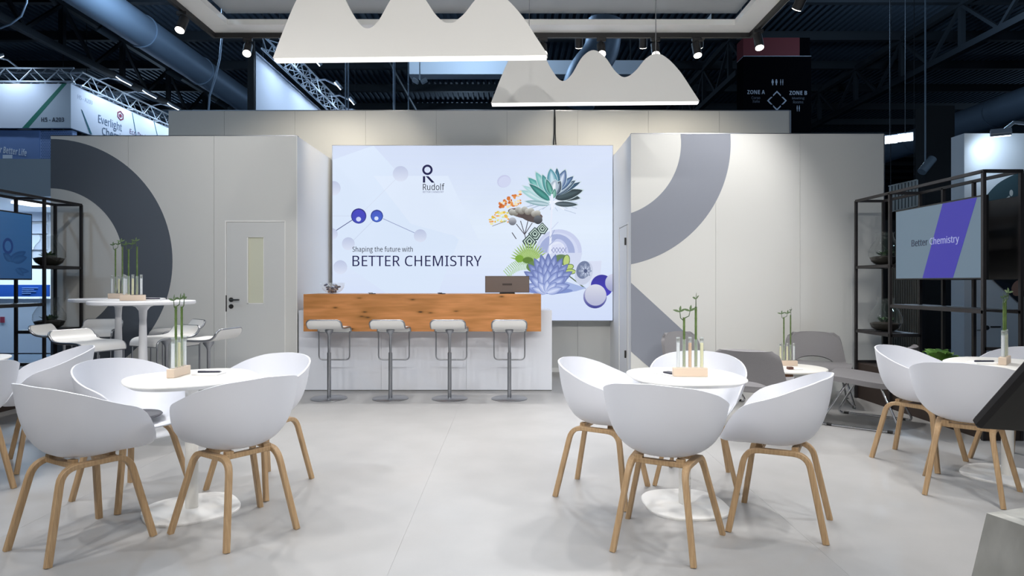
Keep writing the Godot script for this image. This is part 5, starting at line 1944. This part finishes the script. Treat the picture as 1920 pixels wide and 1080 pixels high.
	for q in [[20.0, 88.0, 397.0, 415.0], [20.0, 88.0, 420.0, 438.0], [20.0, 88.0, 442.0, 468.0]]:
		slab("wall_board", Vector3(XP(q[0] - 60.0, di), YP(q[3], di), -di - 0.02), Vector3(XP(q[1], di), YP(q[2], di), -di + 0.03), mat("board_white", rgb(226, 230, 238), 0.6), nb)
	var dc := 11.4
	slab("counter_body", Vector3(-12.0, 0.0, -dc - 0.5), Vector3(XP(96, dc), YP(560, dc), -dc), mat("counter_pale", rgb(206, 216, 228), 0.6), nb)
	slab("blue_band", Vector3(-12.0, YP(556, dc), -dc + 0.001), Vector3(XP(94, dc), YP(534, dc), -dc + 0.03), mat("band_blue", rgb(36, 98, 196), 0.6), nb)
	for k in 4:
		slab("band_line", Vector3(XP(44, dc), YP(540.5 + k * 3.4, dc), -dc + 0.031), Vector3(XP([74.0, 66.0, 70.0, 60.0][k], dc), YP(539.0 + k * 3.4, dc), -dc + 0.036), mat("band_text", rgb(130, 172, 228), 0.6), nb)
	slab("red_mark", Vector3(XP(1, dc), YP(605, dc), -dc + 0.001), Vector3(XP(9, dc), YP(594, dc), -dc + 0.01), mat("mark_red", rgb(150, 52, 72), 0.6), nb)
	st = new_st()
	var nl := Vector3(XP(58, 11.0), YP(368, dn) - 0.03, -11.0)
	box(st, nl, Vector3(0.30, 0.03, 0.5))
	obj("ceiling_lamp", st, glow("booth_lamp", Color(0.95, 0.98, 1.0), 3.0), nb)
	for e in [nl.x, nl.x - 2.0]:
		var l := AreaLight3D.new()
		l.name = "booth_light"
		nb.add_child(l)
		l.area_size = Vector2(0.5, 0.3)
		l.transform = Transform3D(Basis.looking_at(Vector3.DOWN, Vector3(0, 0, 1)), Vector3(e, nl.y - 0.03, -11.1))
		l.light_energy = 7.0
		l.light_color = Color(0.80, 0.90, 1.0)
		l.shadow_enabled = true
	# banner wall with a lit truss behind the lightbox wall
	var bx := -5.5
	var d0 := bx * F / (480.0 - 960.0)
	var ban := thing("hanging_banner", "tall white banner wall under a slanting lit truss behind the lightbox wall", "banner")
	slab("banner_face", Vector3(bx - 0.1, 3.6, -21.5), Vector3(bx, YP(96, d0), -d0), mat("banner_white"), ban)
	for hz in [-14.2, -21.0]:
		slab("hanger", Vector3(bx - 0.06, YP(96, d0) + 0.001, hz), Vector3(bx - 0.05, 8.62, hz + 0.01), mat("roof_steel"), ban)
	slab("banner_edge", Vector3(bx - 0.16, 3.6, -d0), Vector3(bx - 0.02, YP(78, d0), -d0 + 0.06), mat("black_metal"), ban)
	var tb := YP(84, d0)
	box_truss("aluminium truss with bright lamps above the white banner wall", Vector3(bx + 0.35, tb, -d0 + 0.2), Vector3(bx + 0.35, tb, -21.5), 0.30, mat("truss_alu"))
	for q in [14.6, 16.4, 17.8, 19.2, 20.4]:
		flood("bright flood lamp on the truss above the white banner wall", Vector3(bx + 1.0, tb - 0.05, -q), Vector3(bx, tb - 0.9, -q), Vector3(bx + 0.35, tb + 0.1, -q), 1.5, Vector2(0.2, 0.2), "flood lamps on the banner wall truss")
	# zone sign
	var dz := 17.0
	var zs := thing("zone_sign", "black hanging sign reading ZONE A and ZONE B under a dark red panel", "sign")
	var zx0 := XP(1394, dz)
	var zx1 := XP(1521, dz)
	slab("sign_body", Vector3(zx0, YP(262, dz), -dz - 0.5), Vector3(zx1, YP(106, dz), -dz), mat("sign_black"), zs)
	slab("red_panel", Vector3(zx0, YP(104, dz), -dz - 0.5), Vector3(zx1 - 0.3, YP(70, dz), -dz - 0.02), mat("sign_red"), zs)
	slab("dark_panel", Vector3(zx1 - 0.3, YP(104, dz), -dz - 0.5), Vector3(zx1 - 0.02, YP(70, dz), -dz - 0.02), mat("sign_black"), zs)
	slab("edge_strip", Vector3(zx0, YP(106, dz), -dz - 0.5), Vector3(zx1, YP(104.8, dz), -dz + 0.01), mat("sign_grey"), zs)
	var zf := Transform3D(Basis.IDENTITY, Vector3(0, 0, -dz + 0.006))
	var kz := dz / F
	text("lettering", "ZONE A", XP(1401, dz), YP(176.5, dz), 33 * kz, 7.5 * kz, zf, mat("sign_grey"), zs, true)
	text("lettering", "ZONE B", XP(1480, dz), YP(178, dz), 33 * kz, 7.5 * kz, zf, mat("sign_grey"), zs, true)
	text("lettering", "Corso", XP(1409, dz), YP(186, dz), 16 * kz, 5 * kz, zf, mat("sign_dim"), zs)
	text("lettering", "Italia", XP(1411, dz), YP(192.5, dz), 13 * kz, 5 * kz, zf, mat("sign_dim"), zs)
	text("lettering", "Meeting", XP(1485, dz), YP(187.5, dz), 23 * kz, 5.5 * kz, zf, mat("sign_dim"), zs)
	text("lettering", "Rooms", XP(1487, dz), YP(194, dz), 19 * kz, 5 * kz, zf, mat("sign_dim"), zs)
	for a in 4:
		st = new_st()
		var cc := Vector2(XP(1456.5, dz), YP(189, dz))
		var dir := Vector2(0, 1).rotated(a * PI / 2)
		var s1 := dir.rotated(PI * 0.75)
		var s2 := dir.rotated(-PI * 0.75)
		var tip := cc + dir * 18.5 * kz
		var nrm := 2.2 * kz
		for s in [s1, s2]:
			prism(st, PackedVector2Array([tip, tip - dir * nrm * 1.4, tip - dir * nrm * 1.4 + s * 10.0 * kz, tip + s * 10.0 * kz]), 0.01, zf)
		obj("arrow", st, mat("sign_grey"), zs)
	for q in [[1448.5, 149, 160], [1455.5, 149, 160], [1463.5, 149, 160], [1467.5, 149, 160], [1494.5, 198, 209], [1498.5, 198, 209]]:
		st = new_st()
		var ww := 1.9 if q[0] < 1460 else 0.8
		prism(st, PackedVector2Array([Vector2(XP(q[0] - ww * 0.5, dz), YP(q[2], dz)), Vector2(XP(q[0] + ww * 0.5, dz), YP(q[2], dz)), Vector2(XP(q[0] + ww * 0.5, dz), YP(q[2] - 4.0, dz)), Vector2(XP(q[0] + ww, dz), YP(q[2] - 4.0, dz)), Vector2(XP(q[0] + ww, dz), YP(q[1] + 2.6, dz)), Vector2(XP(q[0] - ww, dz), YP(q[1] + 2.6, dz)), Vector2(XP(q[0] - ww, dz), YP(q[2] - 4.0, dz)), Vector2(XP(q[0] - ww * 0.5, dz), YP(q[2] - 4.0, dz))]), 0.01, zf)
		prism(st, rect_poly(XP(q[0] - ww * 0.6, dz), YP(q[1] + 2.2, dz), XP(q[0] + ww * 0.6, dz), YP(q[1], dz)), 0.01, zf)
		obj("pictogram", st, mat("sign_grey"), zs)
	# wall with the round poster
	var dw := 10.0
	var pw := thing("poster_wall", "white neighbouring wall with a lamp and a dark rounded poster behind the shelf", "wall")
	var pwx := XP(1808, dw)
	slab("wall_body", Vector3(pwx, 0, -dw - 0.30), Vector3(12.5, YP(250, dw), -dw), mat("wall_white"), pw)
	var poster := Canvas.new(1820, 320, 180, 250, 3.0, rgb(20, 26, 34))
	poster.poly([Vector2(1820, 320), Vector2(2000, 320), Vector2(2000, 400), Vector2(1820, 420)], rgb(62, 84, 90))
	poster.ellipse(1895, 362, 3.5, 6, rgb(214, 214, 206))
	poster.line(1880, 378, 1892, 368, 3, rgb(204, 204, 198))
	poster.poly([Vector2(1900, 370), Vector2(2000, 350), Vector2(2000, 420), Vector2(1900, 430)], rgb(76, 146, 142))
	poster.poly([Vector2(1890, 430), Vector2(2000, 420), Vector2(2000, 470), Vector2(1890, 470)], rgb(206, 214, 216))
	poster.ellipse(1926, 492, 26, 38, rgb(196, 150, 128))
	poster.poly([Vector2(1896, 480), Vector2(1906, 456), Vector2(1940, 448), Vector2(1960, 470), Vector2(1930, 468), Vector2(1908, 478)], rgb(40, 32, 30))
	poster.line(1906, 480, 1914, 478, 2.2, rgb(60, 44, 40))
	poster.ellipse(1911, 507, 6, 3, rgb(236, 230, 226))
	poster.ellipse(1908, 540, 12, 16, rgb(184, 140, 120), 0.5)
	poster.poly([Vector2(1850, 520), Vector2(1892, 532), Vector2(1904, 570), Vector2(1850, 570)], rgb(28, 34, 48))
	var pm := mat("poster_print", Color.WHITE, 0.6)
	pm.albedo_texture = poster.tex()
	var shape := [Vector2(1820, 430), Vector2(1828, 402), Vector2(1845, 372), Vector2(1868, 346), Vector2(1895, 330), Vector2(1912, 325), Vector2(1940, 330), Vector2(1975, 352), Vector2(1998, 400), Vector2(1998, 480), Vector2(1908, 567), Vector2(1822, 490)]
	var fine := spline(shape.slice(0, 10), 4)
	var pp := PackedVector2Array()
	for q in fine:
		pp.append(q)
	pp.append(shape[10])
	pp.append(shape[11])
	var idx := Geometry2D.triangulate_polygon(pp)
	st = new_st()
	st.set_smooth_group(-1)
	for i in range(0, idx.size(), 3):
		var tr := [pp[idx[i]], pp[idx[i + 1]], pp[idx[i + 2]]]
		if (tr[1] - tr[0]).cross(tr[2] - tr[0]) < 0.0:
			tr = [tr[0], tr[2], tr[1]]
		for q in tr:
			st.set_uv(Vector2((q.x - 1820.0) / 180.0, (q.y - 320.0) / 250.0))
			st.add_vertex(P(q.x, q.y, dw) + Vector3(0, 0, 0.012))
	obj("poster", st, pm, pw)
	st = new_st()
	prism(st, rect_poly(XP(1823, dw), YP(619.5, dw), XP(1830, dw), YP(612.5, dw)), 0.01, Transform3D(Basis.IDENTITY, Vector3(0, 0, -dw + 0.006)))
	prism(st, rect_poly(XP(1832, dw), YP(619.5, dw), XP(1838, dw), YP(618.5, dw)), 0.01, Transform3D(Basis.IDENTITY, Vector3(0, 0, -dw + 0.006)))
	prism(st, ring_poly(Vector2(XP(1850, dw), YP(614.5, dw)), 0.004, 0.036, 0, TAU * 0.999, 20), 0.01, Transform3D(Basis.IDENTITY, Vector3(0, 0, -dw + 0.006)))
	prism(st, rect_poly(XP(1857, dw), YP(614, dw), XP(1876, dw), YP(611.5, dw)), 0.01, Transform3D(Basis.IDENTITY, Vector3(0, 0, -dw + 0.006)))
	obj("small_logo", st, mat("logo_black", rgb(40, 42, 46), 0.7), pw)
	flood("bright lamp on an arm at the top of the wall with the rounded poster", P(1876, 252, dw - 0.45), P(1868, 300, dw), P(1925, 232, dw - 0.2), 0.5, Vector2(0.26, 0.10), "")
	# lamp pair and dark things in the gap beside the cabin
	for q in [[1668.0, 262.0], [1697.0, 258.0]]:
		flood("bright lamp hanging in the dark gap beside the ring cabin", P(q[0], q[1], 15.0), P(q[0] - 8, q[1] + 60.0, 13.0), Vector3(XP(q[0], 15.0), 8.60, -15.0), 1.5, Vector2(0.34, 0.2), "pair of lamps in the dark gap", "roof_steel")
	var pc := thing("dark_partition", "black partition in the gap between cabin and poster wall", "partition")
	slab("partition_body", Vector3(XP(1735, 12.0), 0.0, -12.3), Vector3(XP(1790, 12.0), 4.6, -12.0), mat("partition_black", rgb(16, 18, 22), 0.8), pc)
	slab("partition_back", Vector3(XP(1640, 12.6), 0.0, -12.9), Vector3(XP(1745, 12.6), 2.5, -12.6), mat("partition_dark", rgb(40, 42, 44), 0.8), pc)
	var lo := thing("louvre_panel", "pale metal grille panel hanging in the dark gap above the shelf", "grille")
	for k in 9:
		slab("slat", P(1667 + k * 6.2, 398 - k * 1.4, 12.0), P(1668.6 + k * 6.2, 349 - k * 1.4, 12.0) + Vector3(0, 0, 0.05), mat("grille_pale", rgb(190, 194, 192), 0.6), lo)
	for yy in [398.0, 361.0, 349.0]:
		st = new_st()
		bar(st, P(1666, yy, 11.97), P(1719, yy - 12.0, 11.97), 0.02, 0.02)
		obj("grille_rail", st, mat("grille_pale"), lo)
	for gx in [1670.0, 1714.0]:
		st = new_st()
		var hp := P(gx, 346 - (gx - 1667.0) * 0.226, 11.97)
		tube(st, [hp, Vector3(hp.x, 8.6, hp.z)], 0.006, 6)
		obj("hanger", st, mat("roof_steel"), lo)
	var sl := thing("slatted_screen", "brown grey slatted screen standing behind the shelf with the violet screen", "screen")
	for k in 12:
		slab("slat", Vector3(XP(1668.5 + k * 4.3, 12.0), 0.0, -12.0), Vector3(XP(1671.6 + k * 4.3, 12.0), YP(500, 12.0), -11.95), mat("slat_brown", rgb(150, 142, 126), 0.7), sl)
	for ry in [0.15, YP(510, 12.0)]:
		slab("cross_rail", Vector3(XP(1668.5, 12.0), ry - 0.03, -12.03), Vector3(XP(1719, 12.0), ry + 0.03, -12.001), mat("slat_brown"), sl)
	var pj := thing("projector_lamp", "grey cylindrical spotlight tilted down in the dark gap beside the poster wall", "spotlight", P(1735, 312, 11.5))
	st = new_st()
	tube(st, [Vector3(0.13, 0.14, 0), Vector3(-0.10, -0.11, 0.05)], 0.075, 14)
	obj("lamp_body", st, mat("fixture_grey", rgb(120, 134, 146), 0.5, 0.3), pj)
	st = new_st()
	tube(st, [Vector3(0.0, 0.0, 0), Vector3(0.0, 0.35, 0), Vector3(0.0, 4.0, 0)], 0.015, 6)
	obj("hanger", st, mat("fixture_grey"), pj)

func small_things() -> void:
	tube_rack("on the table before the slanted stripe", Vector3(XP(1296, 3.56), 0.741, -3.585), -0.03, [0.275, 0.335], ["w", "b", "o", "b", "y"])
	tube_rack("on the table in front of the door", Vector3(-1.885, 0.741, -3.60), PI / 2 + 0.02, [0.34, 0.335], ["w", "b", "y", "b", "w"])
	tube_rack("on the table by the violet screen", Vector3(3.19, 0.741, -4.12), PI / 4, [0.34, 0.36], ["w", "b", "y", "b", "y"])
	tube_rack("on the low lounge table", Vector3(XP(1476, 6.25), 0.451, -6.25), 0.0, [0.42, 0.44], ["y", "b", "y", "b", "w"])
	tube_rack("on the standing table closer to the door", Vector3(XP(249, 5.35), 1.114, -5.35), 0.15, [0.38, 0.40], ["w", "b", "y", "b", "w"])
	tube_rack("on the standing table next to the shelf", Vector3(XP(223, 6.05), 1.114, -6.05), 0.0, [0.42, 0.44], ["w", "b", "y", "b", "w"])
	notepad("white notepad on the table in front of the door", Vector3(XP(392, 3.66), 0.741, -3.66), -0.05)
	notepad("white notepad on the table by the violet screen", Vector3(XP(1845, 4.15), 0.741, -4.15), -0.1)
	notepad("white notepad on the standing table", Vector3(XP(285, 5.45), 1.114, -5.45), 0.1)
	# folded spectacles-like tray on the table before the stripe
	var t := thing("phone", "dark phone lying on a card beside the test tube rack before the slanted stripe", "phone", Vector3(XP(1252, 3.66), 0.741, -3.66), 0.5)
	var st := new_st()
	box(st, Vector3(0, 0.001, 0), Vector3(0.09, 0.002, 0.14))
	obj("card", st, mat("paper"), t)
	st = new_st()
	box(st, Vector3(0.02, 0.007, 0.01), Vector3(0.045, 0.009, 0.10), 0.003)
	obj("phone_body", st, mat("pen_dark"), t)
	t = thing("card_box", "small brown box with white card on the low lounge table", "box", Vector3(XP(1487, 5.98), 0.451, -5.98), 0.1)
	st = new_st()
	box(st, Vector3(-0.03, 0.012, 0), Vector3(0.05, 0.024, 0.04), 0.002)
	obj("box_body", st, mat("box_brown", rgb(98, 66, 58), 0.6), t)
	st = new_st()
	box(st, Vector3(0.04, 0.003, 0), Vector3(0.08, 0.005, 0.07))
	obj("card", st, mat("paper"), t)
	# on the counter
	var cy := YP(551.5, 7.2)
	t = thing("glass_bowl", "round glass bowl holding wrapped sweets on the oak counter", "bowl", Vector3(XP(624, 7.4), cy, -7.4))
	st = new_st()
	var outer := []
	for k in 9:
		var a := PI / 2 * k / 8.0
		outer.append(Vector2(sin(a) * 0.142 + 0.001, 0.002 + (1.0 - cos(a)) * 0.128))
	lathe(st, outer, 40, Vector3.ZERO, 0.1)
	obj("bowl_glass", st, glass("bowl_clear", Color(0.92, 0.96, 1.0), 0.14), t)
	var rng := RandomNumberGenerator.new()
	rng.seed = 8
	var bowl_at := t.position
	for k in 32:
		var lay := k / 9
		var a := k * 2.4 + rng.randf() * 0.4
		var r: float = sqrt(rng.randf()) * [0.045, 0.075, 0.09, 0.095][mini(lay, 3)]
		var sw := new_st()
		box(sw, Vector3.ZERO, Vector3(rng.randf_range(0.038, 0.05), 0.02, rng.randf_range(0.022, 0.03)), 0.007)
		var o := obj("wrapped_sweet", sw, mat("foil_silver", rgb(190, 192, 200), 0.2, 1.0) if k % 3 else mat("foil_blue", rgb(84, 90, 122), 0.3, 1.0))
		o.transform = Transform3D(Basis.from_euler(Vector3(rng.randf_range(-0.5, 0.5), rng.randf() * TAU, rng.randf_range(-0.5, 0.5))), bowl_at + Vector3(cos(a) * r, 0.024 + 0.022 * lay + r * r * 2.0, sin(a) * r))
		tag(o, "silver foil wrapped sweet in the glass bowl on the counter" if k % 3 else "dark blue foil wrapped sweet in the glass bowl on the counter", "sweet", "wrapped sweets in the glass bowl")
	for q in [[698.0, "dark phone lying on the oak counter closer to the glass bowl"], [828.0, "dark phone lying on the oak counter closer to the monitor"]]:
		t = thing("phone", q[1], "phone", Vector3(XP(q[0], 7.3), cy, -7.3), 0.3)
		st = new_st()
		box(st, Vector3(0, 0.005, 0), Vector3(0.07, 0.009, 0.13), 0.003)
		obj("phone_body", st, mat("pen_dark"), t)
		st = new_st()
		box(st, Vector3(-0.02, 0.013, 0), Vector3(0.05, 0.006, 0.03), 0.002)
		obj("key_fob", st, mat("handle_steel"), t)
	st = new_st()
	box(st, Vector3(0, 0.0015, 0), Vector3(0.21, 0.003, 0.15))
	var sh := obj("paper_sheet", st, mat("paper"))
	sh.position = Vector3(XP(983, 7.33), cy, -7.33)
	tag(sh, "white paper sheet on the oak counter in front of the monitor", "paper")
	t = thing("computer_monitor", "brown grey monitor seen from behind on the oak counter", "monitor", Vector3(XP(951, 7.55), 0, -7.55))
	var mk := 7.55 / F
	var mb := cy + 0.004
	slab("back_cover", Vector3(-41 * mk, mb + 0.01, -0.02), Vector3(41 * mk, YP(518, 7.55), 0.0), mat("monitor_brown", rgb(112, 100, 94), 0.45), t, 0.004)
	slab("bezel", Vector3(-41.5 * mk, mb + 0.008, -0.035), Vector3(41.5 * mk, YP(517.4, 7.55), -0.02), mat("black_plastic"), t)
	slab("badge", Vector3(-9 * mk, YP(535, 7.55), 0.0005), Vector3(9 * mk, YP(531.5, 7.55), 0.004), mat("badge_dark", rgb(64, 54, 50), 0.5), t)
	slab("stand", Vector3(-0.09, cy, -0.09), Vector3(0.09, cy + 0.012, 0.06), mat("black_plastic"), t, 0.003)
	# pedestal with tablet in the corner of the picture
	var pd := 1.75
	t = thing("pedestal", "pale veined tapering pedestal cut by the picture corner under the black tablet", "pedestal")
	var yt := YP(962, pd)
	var pm := mat("pedestal_stone", rgb(238, 237, 230), 0.6)
	pm.albedo_texture = noise_tex(0.015, Color(0.80, 0.80, 0.79), Color(1, 1, 1), 256, 44, 5)
	pm.uv1_triplanar = true
	pm.uv1_scale = Vector3(2.5, 0.9, 2.5)
	st = new_st()
	st.set_smooth_group(-1)
	var x0 := XP(1850, pd)
	var e1 := Vector3(0.30, 0, 0.95).normalized()
	var e2 := Vector3(0.95, 0, -0.30).normalized()
	var c0 := Vector3(x0, yt, -pd)
	var a := [c0, c0 + e1 * 0.34, c0 + e1 * 0.34 + e2 * 0.34, c0 + e2 * 0.34]
	var b := []
	for q in a:
		var out: Vector3 = (q - (c0 + (e1 + e2) * 0.17))
		b.append(Vector3(q.x + out.x * 0.5, 0.0, q.z + out.z * 0.5))
	for i in 4:
		var j := (i + 1) % 4
		quad(st, b[i], b[j], a[j], a[i])
	quad(st, a[0], a[1], a[2], a[3])
	quad(st, b[3], b[2], b[1], b[0])
	obj("pedestal_body", st, pm, t)
	t = thing("tablet_stand", "black tablet terminal leaning on a stem above the pale pedestal", "tablet")
	var k0 := P(1829, 808, 1.6)
	var u := (P(1990, 818, 1.6) - k0).normalized() * 0.34
	var v := (P(1940, 700, 1.45) - k0)
	v = (v - u.normalized() * v.dot(u.normalized())).normalized() * 0.25
	var n := u.cross(v).normalized()
	st = new_st()
	box(st, k0 + (u + v) * 0.5 - n * 0.018, Vector3(0.34, 0.25, 0.034), 0.010, Basis(u.normalized(), v.normalized(), n))
	obj("tablet_body", st, mat("tablet_black", rgb(42, 38, 38), 0.55), t)
	st = new_st()
	box(st, k0 + u * 0.5 + v * 0.5 - n * 0.036, Vector3(0.29, 0.20, 0.003), 0.0, Basis(u.normalized(), v.normalized(), n))
	obj("tablet_screen", st, mat("screen_off"), t)
	st = new_st()
	tube(st, [k0 + u * 0.72 + v * 0.1 - n * 0.03, k0 + u * 0.72 + Vector3(0, -0.05, 0.0), Vector3((k0 + u * 0.72).x, yt + 0.001, -1.6)], 0.02, 12)
	obj("stem", st, mat("black_metal"), t)
